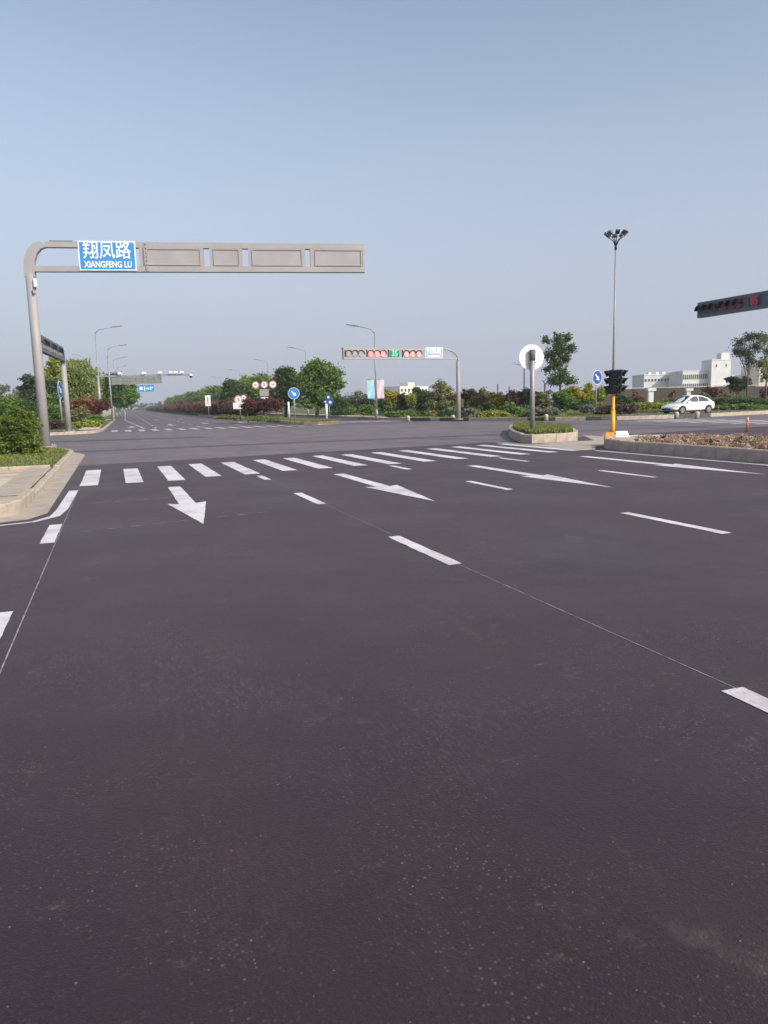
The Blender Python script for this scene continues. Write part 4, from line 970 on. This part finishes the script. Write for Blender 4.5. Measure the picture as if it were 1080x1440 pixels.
# dark boundary wall with white gateposts
wa, wb = stand(800, 96, 0), stand(1140, 104, 0); wz = ztop(stand(900, 96, 0), 546.5)
d = (wb - wa).to_2d(); rw = empty('boundary_wall', (wa.x, wa.y, 0), math.atan2(d.y, d.x), 'long dark boundary wall behind the shrubs on the right', 'wall')
nP = 12; pl = d.length / nP
for k in range(nP): MB().box((k * pl + .01, 0, -.2), ((k + 1) * pl - .01, .24, wz + rnd.uniform(-.06, .06))).build('wall_panel', FENCEW, rw)
MB().box((0, -.04, wz + .07), (d.length, .28, wz + .16)).build('coping', KERB, rw)
for px, w_, lab, D in ((914, .55, 'white gatepost with a wide cap behind the shrubs, left of the car', 84), (967, .42, 'white gatepost with a narrow cap above the roof of the car', 86)):
    p = stand(px, D, .1); h = ztop(p, 546)
    r_ = empty('gatepost', p, -YAW, lab, 'gatepost'); MB().box((-w_ / 2, -w_ / 2, -.1), (w_ / 2, w_ / 2, h - .4)).build('shaft', BWHITE, r_); MB().box((-w_ / 2 - .12, -w_ / 2 - .1, h - .4), (w_ / 2 + .25, w_ / 2 + .1, h - .1)).build('cap', BWHITE, r_)
# far thin poles on the skyline
for px, tp, D, lab in ((700, 540, 200, 'thin distant pole on the skyline right of the far gantry'), (716, 543, 220, 'thin distant pole left of the camera pole'), (766, 538, 140, 'thin distant pole against the left side of the tall tree')):
    p = stand(px, D, 0); sign_post('distant_pole', lab, 'pole', p, ztop(p, tp), .16, DARKM)
# ------------------------------------------------------------------ planting, left side
P_ = plant
P_('bush', 'big leafy yellow green bush in front of the left gantry pole', 'bush', 25, 26.5, [(6, 622, 26, 26), (36, 612, 22, 30), (48, 632, 13, 14), (14, 594, 22, 16), (30, 590, 16, 14), (-25, 612, 26, 32)], 'bush', 16000, .055, .14, clump=.2, hollow=.35)
P_('bush', 'deep green bush filling the lower half behind the yellow green one on the left', 'bush', 22, 27.3, [(16, 625, 32, 22), (40, 630, 16, 17)], 'green', 7000, .06, .14, clump=.25, hollow=.1)
P_('low_bush', 'small yellowish tuft at the left edge of the near verge', 'bush', 4, 23.6, [(2, 647, 9, 6), (14, 650, 8, 4)], 'yellow', 700, .04, .14)
P_('bush', 'dull green bush behind the big one at the left edge', 'bush', 5, 44, [(4, 578, 22, 24), (-20, 575, 20, 26)], 'green', 4000, .10, .14)
P_('bush', 'dark bush with a hint of red left of the gantry pole', 'bush', 30, 48, [(30, 580, 16, 20), (42, 590, 12, 16)], 'deep', 3500, .10, .14)
P_('bush', 'small reddish bush above the big one on the left', 'bush', 20, 50, [(20, 568, 7, 7), (26, 576, 5, 8)], 'orange', 500, .09, .14)
P_('conifer', 'pale grey green conifer with thin spires at the left edge', 'tree', 8, 75, [(8, 560, 9, 22), (17, 566, 6, 12), (-8, 560, 12, 22)], 'grey', 2600, .13, .17, tr=.1)
P_('conifer', 'small grey green conifer between the spires and the dark tree', 'tree', 21, 80, [(21, 560, 5, 16)], 'grey', 900, .12, .17, tr=.08)
P_('dark_tree', 'dark rounded tree behind the left gantry pole', 'tree', 39, 105, [(40, 536, 11, 11), (36, 552, 12, 10), (48, 560, 10, 14), (30, 562, 8, 9)], 'dark', 4200, .2, .17, tr=.2)
P_('bush', 'mid green bush between the two left gantry poles', 'bush', 74, 68, [(72, 580, 12, 16), (82, 585, 9, 14), (64, 574, 10, 20)], 'green', 4200, .13, .17)
P_('bush', 'tall shaded bush behind the two left gantry poles', 'bush', 70, 82, [(70, 552, 12, 20), (84, 556, 12, 22), (66, 575, 12, 18)], 'deep', 4200, .15, .17)
P_('low_bush', 'low purplish clump at the foot of the narrow blue sign', 'bush', 76, 61, [(76, 598, 9, 8), (86, 600, 6, 6)], 'maroon', 1600, .09, .17)
P_('willow', 'large pale weeping willow behind the left gantries', 'tree', 104, 96, [(104, 522, 20, 17), (122, 528, 18, 20), (128, 546, 13, 26), (106, 548, 16, 26), (92, 530, 13, 20)], 'willow', 15000, .26, .17, tr=.28, droop=.8, clump=.25)
P_('tree', 'light green tree left of the willow behind the oblique gantry arm', 'tree', 76, 92, [(75, 516, 12, 12), (70, 532, 10, 12), (84, 532, 10, 12)], 'lime', 3600, .17, .17, tr=.2)
P_('shrub', 'orange leaved shrub below the willow', 'bush', 112, 74, [(108, 572, 11, 11), (120, 568, 10, 10)], 'orange', 3000, .10, .17, clump=.25)
P_('shrub', 'olive shrub under the orange leaved one', 'bush', 106, 71, [(104, 586, 11, 9), (116, 584, 11, 9)], 'olive', 2600, .10, .17)
P_('shrub', 'dark red shrub left of the nearest lamp post', 'bush', 136, 76, [(133, 572, 9, 12), (145, 570, 7, 9), (150, 572, 5, 5)], 'red', 3200, .10, .17)
P_('low_bush', 'low bright yellow green hedge at the far left corner', 'hedge', 120, 65, [(110, 599, 11, 6), (122, 597, 11, 7), (134, 598, 9, 7), (102, 601, 6, 5)], 'lime', 4600, .08, .17, clump=.25, hollow=.2)
P_('low_bush', 'rounded green mound behind the yellow green hedge', 'bush', 134, 68, [(132, 590, 10, 7), (142, 592, 6, 6)], 'green', 1800, .09, .17)
P_('tree', 'full green tree behind the camera gantry pole', 'tree', 160, 118, [(152, 545, 14, 18), (162, 538, 12, 14), (148, 560, 10, 14), (160, 560, 12, 12)], 'deep', 5200, .22, .17, tr=.16, bark=BARKW)
P_('tree', 'clipped round tree with a whitewashed trunk at the end of the left row', 'tree', 176, 128, [(176, 556, 17, 15), (186, 552, 9, 13), (168, 560, 10, 12)], 'green', 5200, .22, .17, tr=.16, bark=BARKW, split=.5)
for i in range(16):
    v = 142 + i * 8; u = -3.2; p = bend(u, v); o = None
    if i == 0:
        rowt = empty('row_tree', (*p, .17), 0, 'clipped tree with whitewashed trunk in the row left of the far road', 'tree', 'clipped trees along the left of the far road')
        bl = [(0, 0, 4.6, 2.2, 2.2, 1.9), (.5, .3, 5.6, 1.6, 1.6, 1.3)]
        trunk(rowt, 4.6, bl, .16, BARKW, split=.55); link('crown', leafcloud('crown', bl, 2400, .2, LF['green']), rowt)
    else:
        o = copy_tree(rowt); o.location = (*p, .17); o.rotation_euler = (0, 0, rnd.uniform(0, 6)); s = rnd.uniform(.85, 1.1); o.scale = (s, s, s)
for px, lb_ in ((150, 'slim whitewashed trunk just behind the camera gantry pole'), (165, 'slim whitewashed trunk right of the pale lattice pole')):
    pass
# sidewalk strip of the left verge
sheet('left_path', [(-2.6, 62), (-1.1, 62), (-1.1, 110), bend(-1.1, 125), bend(-2.6, 125)], .176, TILEM[1], 'pale pavement strip beside the far left kerb')

# ------------------------------------------------------------------ far median: red shrubs, hedge, trees beyond
for px, D, ry, rx, leaf, lb_ in ((349, 70, 9, 10, 'red', 'red shrub right of the speed signs, first of the clump'), (362, 72, 10, 11, 'maroon', 'dark red shrub below the three round signs'), (376, 71, 10, 11, 'red', 'red shrub in the middle of the clump on the median'), (389, 70, 10, 10, 'red', 'red shrub near the keep right sign, last of the clump')):
    P_('red_shrub', lb_, 'bush', px, D, [(px, 570, rx, ry), (px + 4, 566, rx * .6, ry * .7)], leaf, 2600, .09, .22, tr=.05, clump=.25, group='red shrubs on the far median')
hb = []
for k in range(3):
    bl = [(0, 0, 1.25, 1.5, 2.2, .95), (.4, 1.4, 1.5, 1.2, 1.6, .9), (-.3, -1.4, 1.35, 1.2, 1.7, .8)]
    hb.append(leafcloud('red_hedge_bush', bl, 2300, .16, LF[('maroon', 'red', 'russet')[k]], .3))
for i in range(78):
    v = 96 + i * 3.6 * (1 + i * .01); k = (0, 2, 1, 2, 0, 2, 2)[i % 7]; p = bend(15.9, v)
    o = link('red_hedge_bush', hb[k], None, (*p, .2)); s = rnd.uniform(.95, 1.3); o.scale = (1.15, 1.25, s); o.rotation_euler = (0, 0, rnd.uniform(-.3, .3) + (math.pi if i % 2 else 0))
    tag(o, (('nearest', 'second nearest', 'third nearest', 'fourth nearest')[i] + ' bush of the long reddish hedge on the far median') if i < 4 else 'reddish bush in the long hedge running down the far median', 'bush', 'bushes of the long median hedge')
# green low fringe under the red shrubs
P_('low_bush', 'low yellow green fringe plants under the speed signs', 'bush', 318, 75, [(312, 586, 12, 3.5), (330, 587, 12, 4)], 'olive', 1500, .08, .22)
P_('low_bush', 'tuft of tall green plants under the red shrubs on the median', 'bush', 372, 68, [(360, 588, 14, 4.5), (382, 590, 14, 4)], 'green', 1800, .07, .22)
tv = []
for k in range(4):
    bl = [(rnd.uniform(-.6, .6), rnd.uniform(-.6, .6), z_, r, r, r * .95) for z_, r in ((3.6, 1.9), (4.9, 1.6 + .2 * k), (6.0, 1.2), (2.6, 1.6))]
    root = empty('median_tree', (0, 0, 0), 0, 'round headed street tree in the long row right of the far road', 'tree', 'street trees in the row right of the far road')
    trunk(root, 5.2, bl, .14); link('crown', leafcloud('crown', bl, 3000, .2, LF[('deep', 'green', 'willow', 'green')[k]], .3), root); tv.append(root)
used = set()
for i in range(60):
    v = 108 + i * 5.6; k = i % 4; p = bend(22.6 + (i % 3) * 1.1, v)
    o = tv[k] if k not in used else copy_tree(tv[k]); used.add(k); o['label'] = 'round headed street tree in the long row right of the far road'
    s = rnd.uniform(.86, 1.12); o.location = (*p, .2)
    if i < 4: o['label'] = ('nearest', 'second nearest', 'third nearest', 'fourth nearest')[i] + ' street tree of the long row right of the far road'; o.scale = (s, s, s * rnd.uniform(.9, 1.05)); o.rotation_euler = (0, 0, rnd.uniform(0, 6))
P_('round_tree', 'smaller of the two big round trees behind the keep right sign', 'tree', 402, 97, [(402, 532, 15, 15), (392, 545, 12, 14), (412, 548, 14, 16), (400, 560, 16, 12), (388, 560, 9, 9)], 'deep', 9500, .2, .2, tr=.2)
P_('round_tree', 'largest round tree at the corner, right of the keep right sign', 'tree', 446, 92, [(446, 522, 17, 16), (430, 536, 14, 16), (463, 530, 17, 15), (474, 542, 10, 7), (448, 548, 24, 15), (440, 566, 18, 9), (460, 562, 15, 10)], 'green', 15000, .19, .2, tr=.24)
for px, D, bl, leaf, lb_ in ((326, 112, [(326, 548, 13, 14), (318, 560, 10, 12), (335, 560, 10, 12)], 'deep', 'dark bushy tree behind the speed signs'), (352, 108, [(350, 546, 10, 12), (358, 558, 11, 13), (343, 562, 9, 10)], 'green', 'bushy tree behind the leftmost of the three round signs')):
    P_('tree', lb_, 'tree', px, D, bl, leaf, 4500, .2, .2, tr=.15)

# ------------------------------------------------------------------ planting band right of the junction
# (px, D, [blobs], leaf, n, trunk, label)
band = [
 ('shrub', 478, 86, [(476, 568, 10, 10), (488, 572, 8, 8)], 'deep', 2400, 0, 'dark shrub right of the small blue signs'),
 ('shrub', 497, 92, [(494, 566, 10, 10), (506, 560, 9, 10)], 'grey', 2400, .05, 'pale loose shrub left of the cyan banner'),
 ('shrub', 514, 82, [(516, 570, 12, 12), (508, 576, 10, 8)], 'dark', 2400, 0, 'dark shrub behind the banner lamp pole'),
 ('low_bush', 491, 76, [(490, 579, 8, 5)], 'green', 900, 0, 'small rounded bush near the left end of the planting bed'),
 ('shrub', 517, 75, [(516, 576, 12, 7)], 'green', 1800, 0, 'spreading green bush left of the banner lamp'),
 ('yellow_shrub', 549, 79, [(547, 558, 10, 9), (558, 560, 8, 9), (544, 568, 8, 7)], 'yellow', 3400, .06, 'bright yellow green shrub right of the banners'),
 ('shrub', 538, 76, [(537, 570, 7, 9)], 'deep', 1400, 0, 'dark upright shrub beside the pink banner'),
 ('dark_shrub', 568, 76, [(568, 562, 8, 11), (566, 572, 8, 6)], 'maroon', 2200, .05, 'purple brown shrub between the two yellow shrubs'),
 ('shrub', 590, 77, [(588, 556, 11, 10), (600, 562, 10, 12), (592, 570, 12, 8)], 'deep', 4200, .08, 'dense dark green shrub left of the loose tree'),
 ('yellow_shrub', 580, 75, [(579, 562, 6, 9)], 'lime', 1300, .04, 'narrow yellow green shrub in front of the dark one'),
 ('hedge', 566, 72, [(552, 583, 11, 4.5), (566, 582, 12, 5), (580, 583, 12, 5), (592, 585, 9, 4)], 'green', 4200, 0, 'long low green hedge along the bed right of the banners'),
 ('low_bush', 606, 70, [(606, 582, 8, 6), (612, 586, 9, 4)], 'olive', 1800, 0, 'pale rounded mound under the loose tree'),
 ('loose_tree', 620, 72, [(620, 548, 12, 12), (612, 560, 12, 12), (632, 560, 12, 14), (620, 570, 18, 9)], 'olive', 4200, .09, 'loose airy tree left of the far gantry pole'),
 ('low_bush', 630, 67, [(628, 583, 11, 6), (640, 584, 6, 5)], 'deep', 1900, 0, 'dull mound left of the far gantry pole foot'),
 ('dark_shrub', 654, 72, [(652, 558, 6, 9), (660, 554, 8, 7), (652, 572, 6, 9)], 'maroon', 2400, .05, 'purple brown shrub just right of the far gantry pole'),
 ('yellow_shrub', 649, 68, [(648, 568, 4, 8)], 'yellow', 800, .03, 'small yellow shrub touching the far gantry pole'),
 ('shrub', 671, 74, [(668, 562, 10, 11), (680, 558, 10, 10)], 'olive', 3000, .06, 'olive shrub right of the purple one'),
 ('low_bush', 664, 63, [(664, 581, 9, 7)], 'grey', 1700, 0, 'grey clipped ball bush right of the far gantry'),
 ('low_bush', 652, 62, [(651, 584, 7, 5)], 'dark', 900, 0, 'little dark bush at the foot of the far gantry'),
 ('hedge', 686, 61, [(680, 584, 11, 6), (694, 583, 11, 6), (706, 584, 9, 5)], 'lime', 4000, 0, 'yellow green spreading bush row left of the camera pole'),
 ('yellow_shrub', 700, 72, [(698, 560, 9, 9), (706, 568, 8, 9)], 'yellow', 2600, .05, 'yellowish shrub left of the camera pole'),
 ('shrub', 690, 75, [(688, 570, 9, 9)], 'deep', 1500, 0, 'dark shrub behind the yellow green row'),
 ('dark_shrub', 722, 70, [(720, 562, 9, 11), (730, 560, 8, 9)], 'maroon', 2800, .05, 'dark bronze shrub beside the camera pole'),
 ('shrub', 716, 66, [(714, 574, 10, 8), (728, 578, 10, 7)], 'green', 2400, 0, 'green shrub at the foot of the camera pole'),
 ('shrub', 745, 70, [(743, 558, 9, 11), (755, 562, 9, 10)], 'deep', 2600, .05, 'dark leafy shrub behind the post of the white disc'),
 ('yellow_shrub', 764, 66, [(762, 562, 9, 9), (770, 570, 8, 8)], 'olive', 2400, .05, 'speckled olive shrub right of the white disc post'),
 ('low_bush', 756, 60, [(754, 582, 8, 5)], 'maroon', 1100, 0, 'purplish low clump right of the white disc post'),
 ('low_bush', 776, 59, [(776, 579, 11, 7)], 'grey', 1900, 0, 'pale grey green mound in the planting bed'),
 ('low_bush', 742, 58, [(738, 583, 11, 5)], 'green', 1500, 0, 'flat green bush left of the white disc post'),
 ('shrub', 792, 66, [(788, 560, 12, 11), (800, 566, 10, 10), (786, 574, 12, 7)], 'green', 3200, .05, 'green shrub under the tall slender tree'),
 ('yellow_shrub', 808, 70, [(806, 553, 10, 9), (815, 560, 8, 8)], 'yellow', 2800, .05, 'bright yellow shrub under the tall slender tree'),
 ('yellow_shrub', 827, 73, [(827, 549, 6, 9), (826, 560, 6, 8)], 'yellow', 2000, .04, 'upright yellow shrub left of the dark blue sign'),
 ('shrub', 845, 70, [(845, 554, 8, 9), (836, 566, 9, 8)], 'lime', 2200, .05, 'light green shrub behind the dark blue sign'),
 ('shrub', 812, 62, [(810, 572, 12, 7), (824, 568, 9, 8)], 'deep', 2400, 0, 'deep green shrub left of the dark blue sign post'),
 ('low_bush', 828, 58, [(827, 575, 9, 6)], 'grey', 1700, 0, 'round grey clipped bush just left of the dark blue sign post'),
 ('dark_shrub', 846, 59, [(846, 578, 10, 6), (858, 576, 8, 6)], 'maroon', 2300, 0, 'dark purple clump between the blue sign and the yellow post'),
 ('dark_shrub', 876, 58, [(872, 576, 9, 7), (886, 576, 9, 6)], 'maroon', 2600, 0, 'dark purple clump right of the yellow post'),
 ('shrub', 874, 72, [(872, 562, 9, 9), (884, 566, 10, 7)], 'deep', 2200, 0, 'deep green shrub right of the yellow post'),
 ('bare_shrub', 896, 70, [(896, 560, 8, 9), (902, 564, 6, 7)], 'russet', 500, .05, 'nearly bare twiggy shrub left of the first gatepost'),
 ('hedge', 905, 64, [(898, 571, 11, 5), (914, 571, 12, 5), (930, 570, 11, 5)], 'lime', 3600, 0, 'light green hedge left of the car'),
 ('bare_shrub', 948, 74, [(946, 558, 6, 8)], 'russet', 360, .04, 'nearly bare shrub between the gateposts'),
 ('shrub', 940, 76, [(936, 566, 14, 5), (956, 566, 12, 5)], 'green', 1800, 0, 'low green plants behind the car'),
 ('red_shrub', 1003, 78, [(999, 550, 9, 6), (1008, 553, 8, 6)], 'red', 2200, .06, 'wine red small tree above the rear of the car'),
 ('shrub', 992, 74, [(988, 556, 7, 4), (994, 562, 6, 5)], 'grey', 1000, .04, 'pale flowering shrub above the rear of the car'),
 ('shrub', 1018, 73, [(1018, 561, 11, 6), (1012, 567, 8, 6)], 'olive', 2300, 0, 'pinkish olive bush right of the car'),
 ('hedge', 1050, 70, [(1032, 565, 11, 6), (1048, 564, 12, 6), (1064, 565, 12, 6), (1082, 566, 12, 6)], 'deep', 4600, 0, 'taller dark hedge at the right edge'),
 ('hedge', 1050, 66, [(1012, 574, 11, 4.5), (1028, 573, 12, 5), (1045, 573, 12, 5), (1062, 574, 12, 5), (1080, 575, 12, 5)], 'green', 5400, 0, 'lower green hedge right of the car'),
 ('red_shrub', 1076, 80, [(1076, 552, 6, 7)], 'red', 900, .04, 'small rusty red shrub at the right edge'),
]
for nm, px, D, bl, leaf, n, tr_, lb_ in band:
    sm = D < 66
    P_(nm, lb_, 'hedge' if nm == 'hedge' else ('tree' if 'tree' in nm else 'bush'), px, D, bl, leaf, int(n * 1.25), .10 if sm else .125, .2, tr=tr_, clump=.30, hollow=.3)
P_('slender_tree', 'tall slender tree with open feathery crown right of the white disc', 'tree', 787, 68, [(768, 478, 7, 7), (783, 474, 7, 7), (796, 476, 9, 8), (803, 490, 8, 8), (790, 494, 9, 8), (773, 498, 9, 9), (797, 505, 8, 6), (783, 512, 9, 9), (770, 520, 6, 7), (792, 526, 9, 9), (800, 536, 10, 8), (777, 535, 11, 9), (786, 486, 12, 12), (778, 510, 8, 14)], 'deep', 6800, .10, .2, tr=.11, clump=.42, hollow=.05, split=.3, per=16)
P_('bare_crowned_tree', 'thin tree with open dark crown near the right edge', 'tree', 1050, 74, [(1040, 482, 9, 8), (1052, 474, 9, 7), (1062, 488, 9, 8), (1046, 496, 12, 9), (1036, 494, 7, 6), (1056, 508, 9, 8), (1066, 472, 9, 6)], 'dark', 4200, .085, .2, tr=.10, clump=.5, hollow=.05, split=.35, per=12)
P_('bare_crowned_tree', 'second thin open tree cut by the right edge', 'tree', 1076, 78, [(1074, 478, 8, 8), (1082, 494, 10, 10), (1072, 512, 9, 9), (1078, 528, 8, 9)], 'olive', 3600, .09, .2, tr=.10, clump=.5, hollow=.05, per=12)
P_('small_tree', 'leafy small tree in front of the office wing', 'tree', 1036, 82, [(1030, 534, 10, 6), (1044, 536, 10, 7), (1036, 544, 12, 6)], 'dark', 2200, .14, .2, tr=.1)
# distant woods on the skyline and woods continuing outside the picture
def woods(name, x0, y0, x1, y1, n, h, lab, leaf='dark', lf=9000, s=.55):
    bl = []
    for k in range(n):
        t = (k + rnd.random()) / n; bl.append((x0 + (x1 - x0) * t, y0 + (y1 - y0) * t + rnd.uniform(-6, 6), h * .4, h * .7, h * .7, h * rnd.uniform(.45, .75)))
    o = link(name, leafcloud(name, bl, lf, s, LF[leaf], .35)); tag(o, lab, 'woods', None, 'stuff')
woods('distant_woods', 40, 440, 420, 360, 60, 6.5, 'distant dark woods on the skyline behind the planting bed', 'dark', 16000, .7)
woods('distant_trees', -260, 300, -30, 420, 40, 7, 'distant tree belt far left behind the verge', 'deep', 12000, .7)
woods('far_end_woods', -60, 900, 120, 920, 30, 8, 'hazy trees at the far end of the road', 'deep', 6000, 1.2)
woods('background_shrubs', 26, 88, 46, 78, 20, 2.2, 'mixed dark shrubs filling the back of the planting bed', 'deep', 12000, .16)
woods('side_shrubs', -70, 42, -8, 44, 26, 2.4, 'shrubs of the left verge outside the picture', 'green', 12000, .16)

# grass ------------------------------------------------------------
grass('island_grass', [(14.8, 24.8), (16.45, 24.65), (17.5, 26.1), (18.8, 28.4), (19.95, 32), (20.5, 35), (20.2, 35.3), (19.6, 34.4), (17.5, 30.9), (16.0, 27.9)], 22000, .28, .22, 'short grass growing on the traffic island')
grass('verge_grass', [(-1.66, 22.5), (-1.66, 30), (-1.9, 32), (-3.4, 35.2), (-14, 37), (-14, 22)], 26000, .13, .10, 'mown grass of the near left verge')
grass('median_grass', [(17.3, 60), (16.6, 58.7), (15.2, 58.3), (14.5, 58.8), (14.15, 60), (14.4, 95), (17.8, 95)], 9000, .21, .16, 'rough grass under the signs of the far median')
grass('bed_grass', [(24.9, 62), (26.8, 56), (29.7, 49.5), (32.6, 46), (36, 44.4), (48, 46), (60, 48), (60, 48.3), (37, 45.2), (33, 58), (30, 70), (26, 72)], 26000, .19, .13, 'rough grass between the far kerb and the shrubs')
grass('bed_grass_beyond', [(37, 51.5), (60, 54.5), (60, 62), (34, 60)], 12000, .19, .18, 'rough grass behind the car')
# dry reddish ground cover in the right median
def groundcover(name, lab, leaf, n, cl, h):
    Cs = []
    for _ in range(cl):
        u = nr.uniform(14.75, 18.1); v = nr.uniform(-4, 19.4); r = nr.uniform(.10, .24); m_ = n // cl
        p = rdir(m_) * (nr.random((m_, 1)) ** .4) * r; p[:, 2] = np.abs(p[:, 2]) * h / .2 ; Cs.append(p + np.array([u, v, .28]))
    C = np.concatenate(Cs); T = rdir(len(C)); B = np.cross(T, rdir(len(C))); B /= np.linalg.norm(B, axis=1)[:, None]; s = nr.uniform(.018, .045, len(C))[:, None]
    tag(link(name, quads_mesh(name, C, T * s, B * s * .55, LF[leaf])), lab, 'ground cover', None, 'stuff')
groundcover('dry_ground_cover', 'dry reddish brown ground cover plants in the right median', 'brown', 34000, 300, .16)
groundcover('dark_ground_cover', 'dark maroon ground cover plants in the right median', 'maroon', 5000, 40, .2)
groundcover('olive_ground_cover', 'olive ground cover plants in the right median', 'olive', 5000, 44, .16)
cl = MB()
for _ in range(900):
    u = rnd.uniform(14.65, 18.1); v = rnd.uniform(-3, 19.2); s = rnd.uniform(.03, .09)
    R_ = Matrix.Translation((u, v, .27 + s * .3)) @ Matrix.Rotation(rnd.uniform(0, 6), 4, Vector((rnd.random(), rnd.random(), rnd.random() + .1)).normalized())
    cl.box((-s, -s * .7, -s * .5), (s, s * .7, s * .5), R_)
tag(cl.build('dry_clods', mat('dry_clods', (.46, .34, .25), .95, scale=8, col2=(.26, .17, .12))), 'dry tan clods and rubble in the right median bed', 'rubble', None, 'stuff')
# pebbles and litter on the fresh asphalt
pb_ = MB()
for _ in range(520):
    v = 1.2 + 9 * rnd.random() ** 1.6; u = rnd.uniform(-1.5, 1.2 + v * .75); r = rnd.uniform(.0025, .006)
    q = [(u + r * math.cos(a) * rnd.uniform(.7, 1.2), v + r * math.sin(a) * rnd.uniform(.7, 1.2), .004) for a in (0, 1.6, 3.1, 4.7)]; t = (u, v, .004 + r * .9)
    for k in range(4): pb_.quad(q[k], q[(k + 1) % 4], t)
tag(pb_.build('loose_grit', mat('grit', (.11, .10, .10), .9, scale=30)), 'tiny loose pale grit on the fresh asphalt', 'grit', None, 'stuff')
# ------------------------------------------------------------------ air
hz = MB().box((-420, -40, -1), (420, 1000, 24)).build('haze', None) if False else None
hb_ = MB(); hb_.box((-700, -120, -1.03), (700, 1100, 26)); me = hb_.mesh('haze', CONC); me.materials.clear()
HZ = bpy.data.materials.new('air'); HZ.use_nodes = True; n = HZ.node_tree; n.nodes.clear()
o_ = n.nodes.new('ShaderNodeOutputMaterial'); pv_ = n.nodes.new('ShaderNodeVolumePrincipled'); pv_.inputs['Color'].default_value = (.94, .96, 1, 1); pv_.inputs['Density'].default_value = .0004; pv_.inputs['Anisotropy'].default_value = .2
n.links.new(pv_.outputs[0], o_.inputs['Volume']); me.materials.append(HZ)
tag(link('haze', me), 'thin summer haze over the whole scene', 'haze', None, 'stuff')
